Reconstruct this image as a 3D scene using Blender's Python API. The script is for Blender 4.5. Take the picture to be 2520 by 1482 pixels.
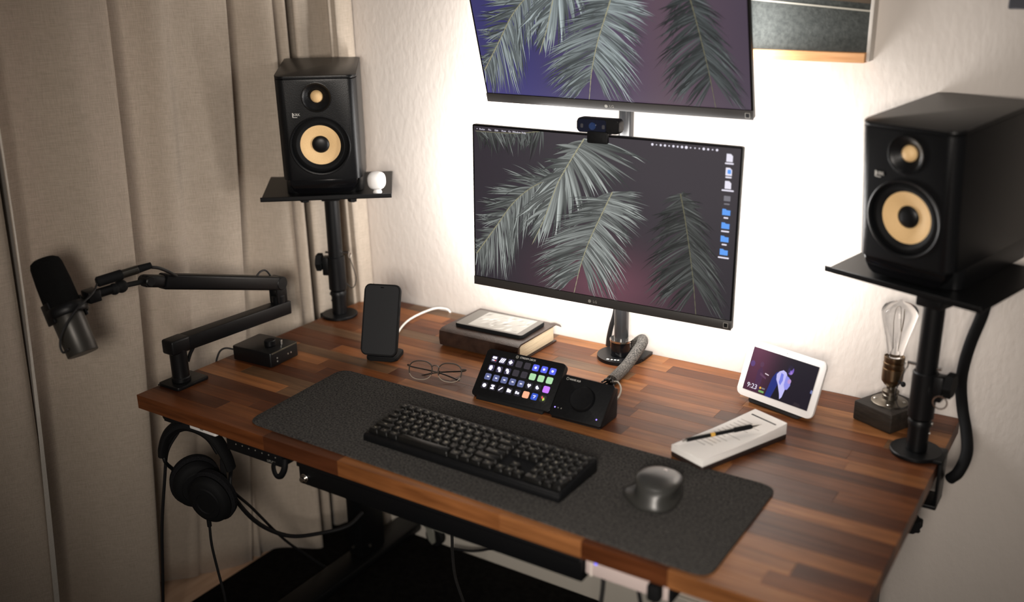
import bpy, bmesh, math, random
from mathutils import Matrix, Vector, Euler

# ------------------------------------------------------------------ clear
for o in list(bpy.data.objects):
    bpy.data.objects.remove(o, do_unlink=True)
SC = bpy.context.scene
COL = SC.collection
random.seed(7)
PI = math.pi

def lin(r, g, b):
    f = lambda c: (c/255/12.92) if c/255 <= .04045 else ((c/255+.055)/1.055)**2.4
    return (f(r), f(g), f(b), 1.0)

# ------------------------------------------------------------------ camera
# world: desk top is z = 0, desk front-left corner is the origin, x to the right, y to the wall, floor z = -0.725
cd = bpy.data.cameras.new('camera')
cam = bpy.data.objects.new('camera', cd); COL.objects.link(cam)
cam.location = (1.743, -1.1943, .8634)
cam.rotation_euler = (1.2431, .0138, .5745)
cd.sensor_width = 36.0
cd.lens = 35.0
cd.clip_start = .02
cd.dof.use_dof = True
cd.dof.focus_distance = 2.16
cd.dof.aperture_fstop = 1.5
SC.camera = cam

# ------------------------------------------------------------------ world, lights, exposure
SC.view_settings.view_transform = 'Standard'
SC.view_settings.look = 'None'
SC.view_settings.gamma = 1.0
SC.view_settings.use_curve_mapping = False
SC.view_settings.exposure = 0.0
wd = bpy.data.worlds.new('room_dusk'); SC.world = wd; wd.use_nodes = True
bg = wd.node_tree.nodes['Background']
bg.inputs[0].default_value = (1.0, .92, .86, 1)
bg.inputs[1].default_value = .072

def area(name, loc, rot, sx, sy, power, col, spread=PI):
    l = bpy.data.lights.new(name, 'AREA'); l.shape = 'RECTANGLE'; l.size = sx; l.size_y = sy
    l.energy = power; l.color = col; l.spread = spread
    o = bpy.data.objects.new(name, l); COL.objects.link(o); o.location = loc; o.rotation_euler = rot
    return o
# light strips stuck along the back edges of the two monitors, shining outwards at the wall
BC = (1, .975, .95)
def strip(loc, rot, sx, sy, p): area('bias_light', loc, rot, sx, sy, p, BC)
R90 = math.radians(90)
for sx in (-1, 1):
    strip((.79+sx*.262, .640, .36), (R90, 0, math.radians(-42)*sx), .05, .26, 2.6 if sx > 0 else 3.5)
    strip((.785+sx*.255, .690, .72), (R90, 0, math.radians(-42)*sx), .05, .16, .6 if sx > 0 else 1.1)
strip((.79, .636, .215), (math.radians(62), 0, 0), .50, .04, 2.5)
strip((.79, .640, .485), (math.radians(122), 0, 0), .50, .04, 1.6)
# added unseen warm fill near the camera, aimed mid-desk; narrow spread darkens the corners
def aim(o, tgt): o.rotation_euler = (Vector(tgt)-o.location).to_track_quat('-Z', 'Y').to_euler()
lamp = area('front_fill', (1.75, -1.55, .80), (0, 0, 0), .40, .40, 7.0, (1, .91, .82), math.radians(64))
aim(lamp, (.80, .38, .34))
area('top_fill', (1.15, -.25, 1.70), (0, 0, 0), .35, .35, 1.3, (1, .92, .84), math.radians(100))  # overhead fill with no fixture, added to brighten upward faces like mat and cards

# ------------------------------------------------------------------ materials
MATS = {}
def pbsdf(name, col, rough=.5, metal=0., spec=.5, **kw):
    if name in MATS: return MATS[name]
    m = bpy.data.materials.new(name); m.use_nodes = True
    b = m.node_tree.nodes['Principled BSDF']
    b.inputs['Base Color'].default_value = col if len(col) == 4 else (*col, 1)
    b.inputs['Roughness'].default_value = rough
    b.inputs['Metallic'].default_value = metal
    b.inputs['Specular IOR Level'].default_value = spec
    for k, v in kw.items():
        b.inputs[k.replace('_', ' ')].default_value = v
    MATS[name] = m
    return m
def N(m, t, **kw):
    n = m.node_tree.nodes.new(t)
    for k, v in kw.items(): setattr(n, k, v)
    return n
def L(m, a, ai, b, bi):
    m.node_tree.links.new(a.outputs[ai], b.inputs[bi])
def BS(m): return m.node_tree.nodes['Principled BSDF']
def add_noise(m, scale, c1, c2, bump=0., bscale=None, detail=4, stretch=None, rough=None, dist=.002):
    tc = N(m, 'ShaderNodeTexCoord'); mp = N(m, 'ShaderNodeMapping')
    if stretch: mp.inputs['Scale'].default_value = stretch
    L(m, tc, 'Object', mp, 0)
    nz = N(m, 'ShaderNodeTexNoise'); nz.inputs['Scale'].default_value = scale; nz.inputs['Detail'].default_value = detail
    L(m, mp, 0, nz, 'Vector')
    cr = N(m, 'ShaderNodeValToRGB'); cr.color_ramp.elements[0].color = c1; cr.color_ramp.elements[1].color = c2
    cr.color_ramp.elements[0].position = .3; cr.color_ramp.elements[1].position = .7
    L(m, nz, 0, cr, 0); L(m, cr, 0, BS(m), 'Base Color')
    if bump:
        n2 = nz
        if bscale:
            n2 = N(m, 'ShaderNodeTexNoise'); n2.inputs['Scale'].default_value = bscale; n2.inputs['Detail'].default_value = 3
            L(m, mp, 0, n2, 'Vector')
        bp = N(m, 'ShaderNodeBump'); bp.inputs['Strength'].default_value = bump; bp.inputs['Distance'].default_value = dist
        L(m, n2, 0, bp, 'Height'); L(m, bp, 0, BS(m), 'Normal')
    return m
def emis(name, col, s=1., rough=.4):
    m = pbsdf(name, (0.01, .01, .01), rough)
    BS(m).inputs['Emission Color'].default_value = col; BS(m).inputs['Emission Strength'].default_value = s
    return m

M_black = add_noise(pbsdf('black_plastic', (.012, .012, .013), .5, 0, .2), 180, lin(11, 12, 14), lin(15, 16, 18), .12, None, 2)
M_blackm = pbsdf('black_powder_metal', lin(11, 12, 14), .42, .0, .28)
M_dark = pbsdf('dark_satin', lin(11, 12, 14), .4, 0, .35)
M_rubber = pbsdf('black_rubber', lin(10, 11, 13), .75, 0, .25)
M_cable = pbsdf('cable_black', lin(18, 18, 20), .6)
M_gloss = pbsdf('black_gloss', lin(12, 12, 14), .12)
M_chrome = pbsdf('chrome', (.75, .73, .70), .18, 1.)
M_zinc = pbsdf('zinc', (.62, .60, .56), .32, 1.)
M_brass = pbsdf('aged_brass', (.20, .14, .085), .36, 1.)
M_pewter = pbsdf('dark_pewter', (.20, .18, .15), .36, 1.)
M_white = pbsdf('white_plastic', lin(238, 236, 234), .4)
M_tan = add_noise(pbsdf('woven_tan_cone', lin(240, 202, 146), .55), 900, lin(236, 196, 138), lin(246, 210, 156), .25, None, 2)
M_paper = pbsdf('paper', lin(242, 240, 237), .8)
M_felt = add_noise(pbsdf('charcoal_felt', lin(55, 54, 54), 1., spec=.0), 260, lin(38, 38, 39), lin(84, 82, 79), .6, 420, 3)
M_felt2 = add_noise(pbsdf('grey_wool_felt', lin(84, 87, 85), .95, spec=.1), 150, lin(62, 65, 64), lin(80, 83, 81), .4, 260, 4)
M_rug = add_noise(pbsdf('black_rug', lin(20, 19, 19), .98, spec=.05), 60, lin(15, 14, 14), lin(26, 25, 24), .6, 300, 3)
M_glass = pbsdf('clear_glass', (1, 1, 1), .02, 0, .5, Transmission_Weight=1., IOR=1.18)
M_lens = pbsdf('lens_glass', (1, 1, 1), .01, 0, .5, Transmission_Weight=1., IOR=1.05)
M_pages = add_noise(pbsdf('book_pages', lin(222, 205, 172), .85), 40, lin(205, 186, 150), lin(230, 214, 184), .5, 6, 2, (1, 1, 110))
M_leather = add_noise(pbsdf('brown_leather', lin(46, 33, 28), .38), 60, lin(38, 27, 23), lin(56, 41, 34), .3, 300)
M_oak = add_noise(pbsdf('oak_ledge', lin(205, 150, 100), .55), 12, lin(192, 135, 85), lin(216, 164, 114), .1, None, 6, (1, 14, 14))
M_block = add_noise(pbsdf('dark_wood_block', lin(40, 35, 31), .6, 0, .3), 16, lin(26, 23, 20), lin(50, 43, 37), .5, 60, 6, (1, 4, 4))

def wall_mat():
    m = pbsdf('wall_paint', lin(214, 205, 197), .75, spec=.25)
    return add_noise(m, 3.0, lin(211, 202, 194), lin(217, 209, 201), .35, 75, 2, (1, 1, .55), dist=.0035)
M_wall = wall_mat()
M_base = pbsdf('baseboard_paint', lin(205, 199, 188), .5)

def linen(name, a, b):
    m = pbsdf(name, a, .9, spec=.15, Sheen_Weight=.15)
    tc = N(m, 'ShaderNodeTexCoord')
    outs = []
    for sc, st in ((1, (40, 40, 700)), (1, (700, 700, 40))):
        mp = N(m, 'ShaderNodeMapping'); mp.inputs['Scale'].default_value = st; L(m, tc, 'Object', mp, 0)
        nz = N(m, 'ShaderNodeTexNoise'); nz.inputs['Scale'].default_value = sc; nz.inputs['Detail'].default_value = 2; L(m, mp, 0, nz, 'Vector')
        outs.append(nz)
    mx = N(m, 'ShaderNodeMath', operation='ADD'); L(m, outs[0], 0, mx, 0); L(m, outs[1], 0, mx, 1)
    cr = N(m, 'ShaderNodeValToRGB'); cr.color_ramp.elements[0].position = .35; cr.color_ramp.elements[1].position = .65
    cr.color_ramp.elements[0].color = a; cr.color_ramp.elements[1].color = b
    hf = N(m, 'ShaderNodeMath', operation='MULTIPLY'); hf.inputs[1].default_value = .5; L(m, mx, 0, hf, 0); L(m, hf, 0, cr, 0)
    L(m, cr, 0, BS(m), 'Base Color')
    bp = N(m, 'ShaderNodeBump'); bp.inputs['Strength'].default_value = .25; bp.inputs['Distance'].default_value = .001
    L(m, mx, 0, bp, 'Height'); L(m, bp, 0, BS(m), 'Normal')
    return m
M_linen = linen('beige_linen', lin(174, 161, 146), lin(196, 183, 168))
M_lining = linen('white_lining', lin(214, 208, 198), lin(226, 221, 212))

def wood_mat():
    m = pbsdf('walnut_staves', (.2, .09, .04), .38, spec=.24)
    oi = N(m, 'ShaderNodeObjectInfo'); tc = N(m, 'ShaderNodeTexCoord')
    add = N(m, 'ShaderNodeVectorMath', operation='ADD'); sc = N(m, 'ShaderNodeMath', operation='MULTIPLY'); sc.inputs[1].default_value = 17.0
    L(m, oi, 'Random', sc, 0); L(m, tc, 'Object', add, 0); L(m, sc, 0, add, 1)
    mp = N(m, 'ShaderNodeMapping'); mp.inputs['Scale'].default_value = (2.2, 38, 38); L(m, add, 0, mp, 0)
    nz = N(m, 'ShaderNodeTexNoise'); nz.inputs['Scale'].default_value = 2.0; nz.inputs['Detail'].default_value = 6; nz.inputs['Distortion'].default_value = .6
    L(m, mp, 0, nz, 'Vector')
    mp2 = N(m, 'ShaderNodeMapping'); mp2.inputs['Scale'].default_value = (5, 9, 9); L(m, add, 0, mp2, 0)
    n2 = N(m, 'ShaderNodeTexNoise'); n2.inputs['Scale'].default_value = 1.2; n2.inputs['Detail'].default_value = 3; L(m, mp2, 0, n2, 'Vector')
    cr = N(m, 'ShaderNodeValToRGB'); e = cr.color_ramp.elements
    e[0].position = .25; e[0].color = (.52, .46, .42, 1); e[1].position = .72; e[1].color = (1.2, 1.18, 1.15, 1)
    L(m, nz, 0, cr, 0)
    c2 = N(m, 'ShaderNodeValToRGB'); e = c2.color_ramp.elements
    e[0].position = .3; e[0].color = (.72, .70, .68, 1); e[1].position = .7; e[1].color = (1.15, 1.15, 1.15, 1)
    L(m, n2, 0, c2, 0)
    m1 = N(m, 'ShaderNodeMix', data_type='RGBA', blend_type='MULTIPLY'); m1.inputs[0].default_value = 1
    L(m, oi, 'Color', m1, 6); L(m, cr, 0, m1, 7)
    m2 = N(m, 'ShaderNodeMix', data_type='RGBA', blend_type='MULTIPLY'); m2.inputs[0].default_value = 1
    L(m, m1, 2, m2, 6); L(m, c2, 0, m2, 7)
    L(m, m2, 2, BS(m), 'Base Color')
    bp = N(m, 'ShaderNodeBump'); bp.inputs['Strength'].default_value = .08; bp.inputs['Distance'].default_value = .001
    L(m, nz, 0, bp, 'Height'); L(m, bp, 0, BS(m), 'Normal')
    return m
M_wood = wood_mat()
M_floor = add_noise(pbsdf('pale_floor_board', lin(222, 186, 158), .5), 6, lin(210, 172, 142), lin(232, 200, 172), .1, None, 6, (9, 1, 1))

def vcol(name, s=1.0, rough=.35):
    m = pbsdf(name, (.008, .008, .009), rough, spec=.35)
    a = N(m, 'ShaderNodeVertexColor'); a.layer_name = 'Col'
    L(m, a, 0, BS(m), 'Emission Color'); BS(m).inputs['Emission Strength'].default_value = s
    return m
M_screen = vcol('lit_screen', 1.0)
M_screen2 = vcol('smart_display_picture', 1.0)
M_eink = pbsdf('eink_print', (.5, .5, .5), .4); _a = N(M_eink, 'ShaderNodeVertexColor'); _a.layer_name = 'Col'; L(M_eink, _a, 0, BS(M_eink), 'Base Color')
M_logo = pbsdf('printed_white', lin(205, 203, 198), .5)
M_logo_dim = pbsdf('printed_grey', lin(128, 126, 120), .5)

def braid():
    m = pbsdf('braided_sleeve', lin(95, 90, 84), .75)
    tc = N(m, 'ShaderNodeTexCoord'); ch = N(m, 'ShaderNodeTexNoise'); ch.inputs['Scale'].default_value = 420; ch.inputs['Detail'].default_value = 1
    L(m, tc, 'Object', ch, 'Vector')
    cr = N(m, 'ShaderNodeValToRGB'); cr.color_ramp.elements[0].position = .4; cr.color_ramp.elements[1].position = .6
    cr.color_ramp.elements[0].color = lin(34, 32, 30); cr.color_ramp.elements[1].color = lin(92, 87, 81)
    L(m, ch, 0, cr, 0); L(m, cr, 0, BS(m), 'Base Color')
    return m
M_braid = braid()
M_braid2 = add_noise(pbsdf('dark_braided_cord', lin(30, 30, 32), .7), 700, lin(10, 10, 12), lin(42, 41, 40), 0, None, 1)
M_pole = pbsdf('polished_dark_metal', (.02, .02, .021), .22, 0., .6)
M_cast = pbsdf('cast_grey_metal', lin(150, 150, 140), .4, .3)
M_chin = pbsdf('monitor_chin', lin(52, 50, 49), .38)

# ------------------------------------------------------------------ mesh helpers
SW = Matrix(((1, 0, 0, 0), (0, 0, 1, 0), (0, 1, 0, 0), (0, 0, 0, 1)))   # xy-plane drawing -> xz-plane, thickness along +y
FR = Matrix.Rotation(PI/2, 4, 'X')                                        # lathe axis z -> -y (out of a front panel)
def T(x, y, z): return Matrix.Translation((x, y, z))
def Rz(a): return Matrix.Rotation(a, 4, 'Z')
def Rx(a): return Matrix.Rotation(a, 4, 'X')
def Ry(a): return Matrix.Rotation(a, 4, 'Y')
def rrect(w, h, r, n=5, cx=0, cy=0):
    pts = []
    for (sx, sy, a0) in ((1, 1, 0), (-1, 1, PI/2), (-1, -1, PI), (1, -1, 3*PI/2)):
        for i in range(n+1):
            a = a0 + PI/2*i/n
            pts.append((cx+sx*(w/2-r)+r*math.cos(a), cy+sy*(h/2-r)+r*math.sin(a)))
    return pts
def circ(r, n=24, cx=0, cy=0): return [(cx+r*math.cos(2*PI*i/n), cy+r*math.sin(2*PI*i/n)) for i in range(n)]
def catmull(P, k=6):
    P = [Vector(p) for p in P]; out = []
    for i in range(len(P)-1):
        a = P[i-1] if i else P[0]*2-P[1]; b = P[i]; c = P[i+1]; d = P[i+2] if i+2 < len(P) else P[-1]*2-P[-2]
        for j in range(k):
            t = j/k
            out.append(.5*((2*b)+(c-a)*t+(2*a-5*b+4*c-d)*t*t+(3*b-a-3*c+d)*t**3))
    out.append(P[-1]); return out

class B:
    def __init__(s): s.bm = bmesh.new()
    def _bev(s, faces, bev, seg):
        if bev > 0:
            ed = list({e for f in faces for e in f.edges if len(e.link_faces) == 2 and e.calc_face_angle(0) > .5})
            bmesh.ops.bevel(s.bm, geom=ed, offset=bev, offset_type='OFFSET', segments=seg, profile=.5, affect='EDGES', clamp_overlap=True)
    def _tr(s, old, M):
        if M is not None:
            bmesh.ops.transform(s.bm, matrix=M, verts=[v for v in s.bm.verts if v not in old])
    def prism(s, pts, z0, z1, bev=0, seg=2, M=None):
        old = set(s.bm.verts)
        lo = [s.bm.verts.new((x, y, z0)) for x, y in pts]; hi = [s.bm.verts.new((x, y, z1)) for x, y in pts]
        n = len(pts); fs = [s.bm.faces.new(lo[::-1]), s.bm.faces.new(hi)]
        for i in range(n): fs.append(s.bm.faces.new((lo[i], lo[(i+1) % n], hi[(i+1) % n], hi[i])))
        if bev > 0:
            ed = list({e for f in fs[:2] for e in f.edges})
            if n <= 8: ed = list({e for f in fs for e in f.edges})
            bmesh.ops.bevel(s.bm, geom=ed, offset=bev, offset_type='OFFSET', segments=seg, profile=.5, affect='EDGES', clamp_overlap=True)
        s._tr(old, M); return s
    def box(s, x0, x1, y0, y1, z0, z1, bev=0, seg=2, M=None):
        return s.prism([(x0, y0), (x1, y0), (x1, y1), (x0, y1)], z0, z1, bev, seg, M)
    def lathe(s, prof, n=28, M=None):
        old = set(s.bm.verts); rings = []
        for r, z in prof:
            if r < 1e-6: rings.append([s.bm.verts.new((0, 0, z))])
            else: rings.append([s.bm.verts.new((r*math.cos(2*PI*i/n), r*math.sin(2*PI*i/n), z)) for i in range(n)])
        for a, b in zip(rings[:-1], rings[1:]):
            for i in range(n):
                j = (i+1) % n
                if len(a) == 1 and len(b) == 1: continue
                if len(a) == 1: s.bm.faces.new((a[0], b[j], b[i]))
                elif len(b) == 1: s.bm.faces.new((a[i], a[j], b[0]))
                else: s.bm.faces.new((a[i], a[j], b[j], b[i]))
        s._tr(old, M); return s
    def cyl(s, r, z0, z1, n=24, bev=0, M=None):
        if bev: pr = [(0, z0), (r-bev, z0), (r, z0+bev), (r, z1-bev), (r-bev, z1), (0, z1)]
        else: pr = [(0, z0), (r, z0), (r, z1), (0, z1)]
        return s.lathe(pr, n, M)
    def tube(s, pts, r, n=10, k=6, M=None, closed=False, flat=None):
        old = set(s.bm.verts)
        if closed:
            P = [Vector(p) for p in pts]
        else:
            P = catmull(pts, k) if k > 1 else [Vector(p) for p in pts]
        m = len(P); rad = r if callable(r) else (lambda t: r)
        tang = []
        for i in range(m):
            if closed: d = P[(i+1) % m]-P[i-1]
            else: d = P[min(i+1, m-1)]-P[max(i-1, 0)]
            tang.append(d.normalized())
        up = Vector((0, 0, 1)) if abs(tang[0].z) < .9 else Vector((1, 0, 0))
        u = (up-tang[0]*up.dot(tang[0])).normalized(); rings = []
        for i in range(m):
            u = (u-tang[i]*u.dot(tang[i])); u = u.normalized() if u.length > 1e-8 else tang[i].orthogonal().normalized()
            v = tang[i].cross(u); rr = rad(i/max(m-1, 1)); a1, a2 = (rr, rr) if flat is None else (rr*flat[0], rr*flat[1])
            rings.append([s.bm.verts.new(P[i]+u*a1*math.cos(2*PI*j/n)+v*a2*math.sin(2*PI*j/n)) for j in range(n)])
        for i in range(m if closed else m-1):
            a, b = rings[i], rings[(i+1) % m]
            for j in range(n): s.bm.faces.new((a[j], a[(j+1) % n], b[(j+1) % n], b[j]))
        if not closed:
            s.bm.faces.new(rings[0][::-1]); s.bm.faces.new(rings[-1])
        s._tr(old, M); return s
    def ell(s, c, rx, ry, rz, n=24, m=14, M=None):
        prof = [(math.sin(PI*i/m), -math.cos(PI*i/m)) for i in range(m+1)]
        prof[0] = (0, -1); prof[-1] = (0, 1)
        MM = Matrix.Translation(c) @ Matrix.Diagonal((rx, ry, rz, 1))
        return s.lathe(prof, n, MM if M is None else M @ MM)
    def grid(s, f, nu, nv):
        V = [[s.bm.verts.new(f(i/nu, j/nv)) for j in range(nv+1)] for i in range(nu+1)]
        for i in range(nu):
            for j in range(nv): s.bm.faces.new((V[i][j], V[i+1][j], V[i+1][j+1], V[i][j+1]))
        return s

def setp(o, label=None, cat=None, group=None, kind=None):
    for k, v in (('label', label), ('category', cat), ('group', group), ('kind', kind)):
        if v: o[k] = v
    return o
def obj(name, b, mat, parent=None, smooth=True, ang=.62, recalc=True, label=None):
    me = bpy.data.meshes.new(name)
    if isinstance(b, B):
        if recalc: bmesh.ops.recalc_face_normals(b.bm, faces=b.bm.faces)
        b.bm.to_mesh(me); b.bm.free()
    if smooth:
        for p in me.polygons: p.use_smooth = True
        me.set_sharp_from_angle(angle=ang)
    me.materials.append(mat)
    o = bpy.data.objects.new(name, me); COL.objects.link(o)
    if parent: o.parent = parent
    if label: o['label'] = label
    return o
def root(name, loc, rot=(0, 0, 0), label=None, cat=None, group=None):
    o = bpy.data.objects.new(name, None); o.empty_display_size = .05; COL.objects.link(o)
    o.location = loc; o.rotation_euler = rot
    return setp(o, label, cat, group)
def inst(name, me, parent, M):
    o = bpy.data.objects.new(name, me); COL.objects.link(o); o.parent = parent; o.matrix_local = M
    return o
def text_mesh(body, size, extrude=.00015, align='CENTER', res=2):
    cu = bpy.data.curves.new('lettering', 'FONT'); cu.body = body; cu.size = size; cu.extrude = extrude
    cu.align_x = align; cu.align_y = 'CENTER'; cu.resolution_u = res
    t = bpy.data.objects.new('lettering', cu); COL.objects.link(t)
    dg = bpy.context.evaluated_depsgraph_get(); dg.update()
    me = bpy.data.meshes.new_from_object(t.evaluated_get(dg))
    bpy.data.objects.remove(t, do_unlink=True); bpy.data.curves.remove(cu)
    return me
def text(name, body, size, mat, parent, M, extrude=.00015, align='CENTER', res=2):
    me = text_mesh(body, size, extrude, align, res); me.materials.clear(); me.materials.append(mat)
    return inst(name, me, parent, M)
def vmesh(name, verts, faces, cols, mat, parent, M=None):
    me = bpy.data.meshes.new(name); me.from_pydata(verts, [], faces); me.update()
    ca = me.color_attributes.new('Col', 'FLOAT_COLOR', 'POINT')
    for i, c in enumerate(cols): ca.data[i].color = (c[0], c[1], c[2], 1)
    me.materials.append(mat)
    o = bpy.data.objects.new(name, me); COL.objects.link(o)
    if parent: o.parent = parent
    if M is not None: o.matrix_local = M
    return o
def objw(name, b, mat, top, parent=None, **k):
    """mesh drawn in world coordinates, stored in the frame of its top-level empty"""
    M = Matrix.LocRotScale(top.location, top.rotation_euler, None).inverted()
    bmesh.ops.transform(b.bm, matrix=M, verts=b.bm.verts)
    return obj(name, b, mat, parent or top, **k)

# ------------------------------------------------------------------ room shell
FZ = -.725
def struct(name, b, mat, smooth=False):
    o = obj(name, b, mat, smooth=smooth); o['kind'] = 'structure'; return o
struct('floor', B().box(-.45, 3.2, -2.2, .885, FZ-.1, FZ), M_floor)
struct('wall_back', B().box(-.45, 3.2, .785, .885, FZ, 1.75), M_wall)
struct('wall_left', B().box(-.55, -.45, -2.2, .885, FZ, 1.75), M_wall)
struct('baseboard_back', B().box(-.45, 3.2, .772, .785, FZ, FZ+.10, .003), M_base)

# ------------------------------------------------------------------ curtains
def curtain_mesh(pts, z0, z1, flare=.04, k=7, nz=26, seed=0.):
    P = catmull([(x, y, 0) for x, y in pts], k); b = B(); n = len(P)
    xm = sum(p.x for p in P)/n
    def f(u, v):
        i = u*(n-1); a = int(min(i, n-2)); t = i-a; p = P[a]*(1-t)+P[a+1]*t
        h = v; lo = (1-h)**2
        x = xm+(p.x-xm)*(.95+.25*(1-h))-(flare(p.y) if callable(flare) else flare)*lo+.004*math.sin(9*p.y+5*h+seed)+.0035*math.sin(62*p.y+2.5*h+seed)*math.sin(17*p.y+1.3+3*h)
        y = p.y+.010*math.sin(2.6*h+7*p.x+seed)*(1-h)
        z = z0+(z1-z0)*h+(.006*math.sin(30*p.y+seed) if v == 0 else 0)
        return (x, y, z)
    b.grid(f, n-1, nz); b.f = f
    return b
CURT = []
def curtain(name, pts, label, z0=FZ+.004, z1=1.3, **k):
    b = curtain_mesh(pts, z0, z1, **k)
    o = obj(name, b, M_linen, ang=1.2); CURT.append(b.f)
    m = o.modifiers.new('cloth_thickness', 'SOLIDIFY'); m.thickness = .0025; m.offset = 0
    setp(o, label, 'curtain', 'beige linen curtains hanging on the left')
    return o
def hem_pull(y): t = max(0, min(1, (y-.425)/.035)); t = t*t*(3-2*t); return .14*(1-t)-.02*t
main = curtain('curtain', [(-.098, -.137), (-.120, -.128), (-.178, -.10), (-.190, -.06), (-.178, -.02), (-.150, .015), (-.118, .05), (-.096, .085), (-.082, .118), (-.098, .128), (-.172, .134), (-.198, .155), (-.202, .19), (-.190, .225), (-.168, .255), (-.146, .28),
    (-.138, .30), (-.140, .32), (-.122, .35), (-.098, .385), (-.084, .418), (-.090, .432), (-.165, .438), (-.200, .460), (-.204, .485), (-.186, .515), (-.150, .542), (-.114, .562), (-.102, .576), (-.112, .586), (-.178, .591), (-.200, .614), (-.165, .638), (-.130, .656), (-.150, .668)],
    'wide beige linen curtain hanging behind the microphone and mic arm', flare=hem_pull)
cf = CURT[0]
edge = B().grid(lambda u, v: (cf(.0, v)[0]+.0022+.003*u, cf(.0, v)[1]+.002-u*(.0055+.008*(1-v)**1.5)-.003*math.sin(9*v)*u, cf(.0, v)[2]), 2, 26)
e = obj('lining_edge', edge, M_lining, main, ang=1.2); e['label'] = 'pale turned edge of the curtain'
curtain('curtain', [(-.108, -.1440), (-.104, -.160), (-.116, -.20), (-.15, -.28), (-.165, -.36), (-.115, -.45), (-.15, -.55), (-.11, -.66), (-.16, -.78), (-.12, -.9), (-.15, -1.05)],
    'beige curtain panel at the far left edge beyond the pale seam', flare=.14, seed=2.)
rear = curtain('curtain', [(-.240, .70), (-.226, .745), (-.212, .690), (-.200, .685), (-.193, .72), (-.178, .765), (-.160, .735), (-.135, .690), (-.118, .685), (-.108, .73), (-.088, .772), (-.062, .765), (-.044, .725), (-.031, .711), (-.020, .726), (-.012, .713), (-.002, .727), (-.002, .760), (-.02, .777)],
    'narrow bunched beige curtain in the corner behind the left speaker', flare=-.0, nz=20, seed=1.)
edge = B().grid(lambda u, v: (-.225+.022*u, .690+.006*u, FZ+.004+(1.3-FZ)*v), 2, 8)
e = obj('lining_edge', edge, M_lining, rear, ang=1.2); e['label'] = 'white lining of the curtain'

# ------------------------------------------------------------------ rug
o = obj('rug', B().prism(rrect(1.94, 1.66, .01, 3, .78, -.062), FZ, FZ+.012, .004), M_rug)
setp(o, 'black low pile rug on the floor under the desk', 'rug')

# ------------------------------------------------------------------ desk
DW, DD, TH = 1.5055, .7755, .031
desk = root('standing_desk', (DW/2, DD/2, FZ), label='standing desk with a dark butcher block wood top on black legs', cat='desk')
top = objw('tabletop', B().box(.004, DW-.004, .004, DD-.004, -TH+.002, -.002), M_block, desk, smooth=False)
tones = [(92, 52, 29), (105, 61, 33), (119, 72, 39), (129, 80, 45), (140, 91, 53), (83, 47, 28), (112, 67, 37), (98, 59, 35), (148, 99, 60), (99, 74, 53)]
rows = 19; rh = DD/rows
rnd = random.Random(21)
for r in range(rows):
    if r == 0: xs = [0, .379, .572, .93, 1.085, 1.233, DW]; tn = [1, 5, 4, 8, 0, 8]
    elif r == 1: xs = [0, .20, .52, .80, 1.15, 1.36, DW]; tn = [5, 2, 0, 7, 8, 2]
    else:
        xs = [0]; x = rnd.uniform(.08, .42)
        while x < DW-.09:
            xs.append(x); x += rnd.uniform(.17, .46)
        xs.append(DW); tn = []
        for i in range(len(xs)-1):
            c = rnd.randrange(len(tones))
            while tn and c == tn[-1]: c = rnd.randrange(len(tones))
            tn.append(c)
    for i in range(len(xs)-1):
        g = .00008
        dz = rnd.uniform(0, .00008)
        b = B().box(xs[i]+(g if i else 0), xs[i+1]-(g if i < len(xs)-2 else 0), r*rh+(g if r else 0), (r+1)*rh-(g if r < rows-1 else 0), -TH, -dz, .00025, 1)
        st = objw('stave', b, M_wood, desk, parent=top, smooth=False)
        c = lin(*tones[tn[i]]); k = rnd.uniform(.9, 1.12); st.color = (c[0]*k, c[1]*k, c[2]*k, 1)
# frame under the top
objw('frame_beam', B().box(.16, 1.35, .50, .56, -.071, -TH, .004).box(.16, 1.35, .62, .66, -.071, -TH, .004), M_blackm, desk)
for lx in (.096, 1.40):
    lg = objw('leg', B().box(lx-.025, lx+.025, .53, .625, FZ+.062, -.05, .006), M_blackm, desk)
    objw('leg_collar', B().box(lx-.029, lx+.029, .526, .629, -.20, -.07, .004), M_blackm, desk, parent=lg)
    objw('side_bracket', B().box(lx-.03, lx+.03, .12, .70, -.05, -TH, .003), M_blackm, desk)
    ft = objw('foot', B().box(lx-.04, lx+.04, .08, .77, FZ+.032, FZ+.062, .008), M_blackm, desk)
    for sy in (.14, .70):
        objw('levelling_pad', B().cyl(.022, FZ+.0125, FZ+.034, 16, .003, T(lx, sy, 0)), M_rubber, desk, parent=ft)
    if lx < .5:
        objw('bolt', B().cyl(.004, 0, .003, 8, 0, T(lx+.025, .56, FZ+.09) @ Ry(PI/2)), M_zinc, desk, parent=lg)
        objw('bolt', B().cyl(.004, 0, .003, 8, 0, T(lx-.008, .53, FZ+.09) @ Rx(PI/2)), M_zinc, desk, parent=lg)
# slim drawer with lock under the front edge
dr = objw('drawer', B().box(.447, 1.075, .022, .36, -.092, -TH-.001, .002), M_blackm, desk)
objw('drawer_lip', B().box(.447, 1.075, .016, .024, -.053, -.044, .002), M_dark, desk, parent=dr)
objw('drawer_rail', B().box(.447, 1.085, .05, .33, -TH-.008, -TH+.0005), M_dark, desk, parent=dr)
objw('drawer_lock', B().cyl(.0095, 0, .004, 20, .001, T(.463, .022, -.077) @ FR).cyl(.0055, .004, .012, 16, .001, T(.463, .022, -.077) @ FR).box(.4665, .4755, .008, .0105, -.0775, -.0705, .001), M_chrome, desk, parent=dr)
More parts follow.
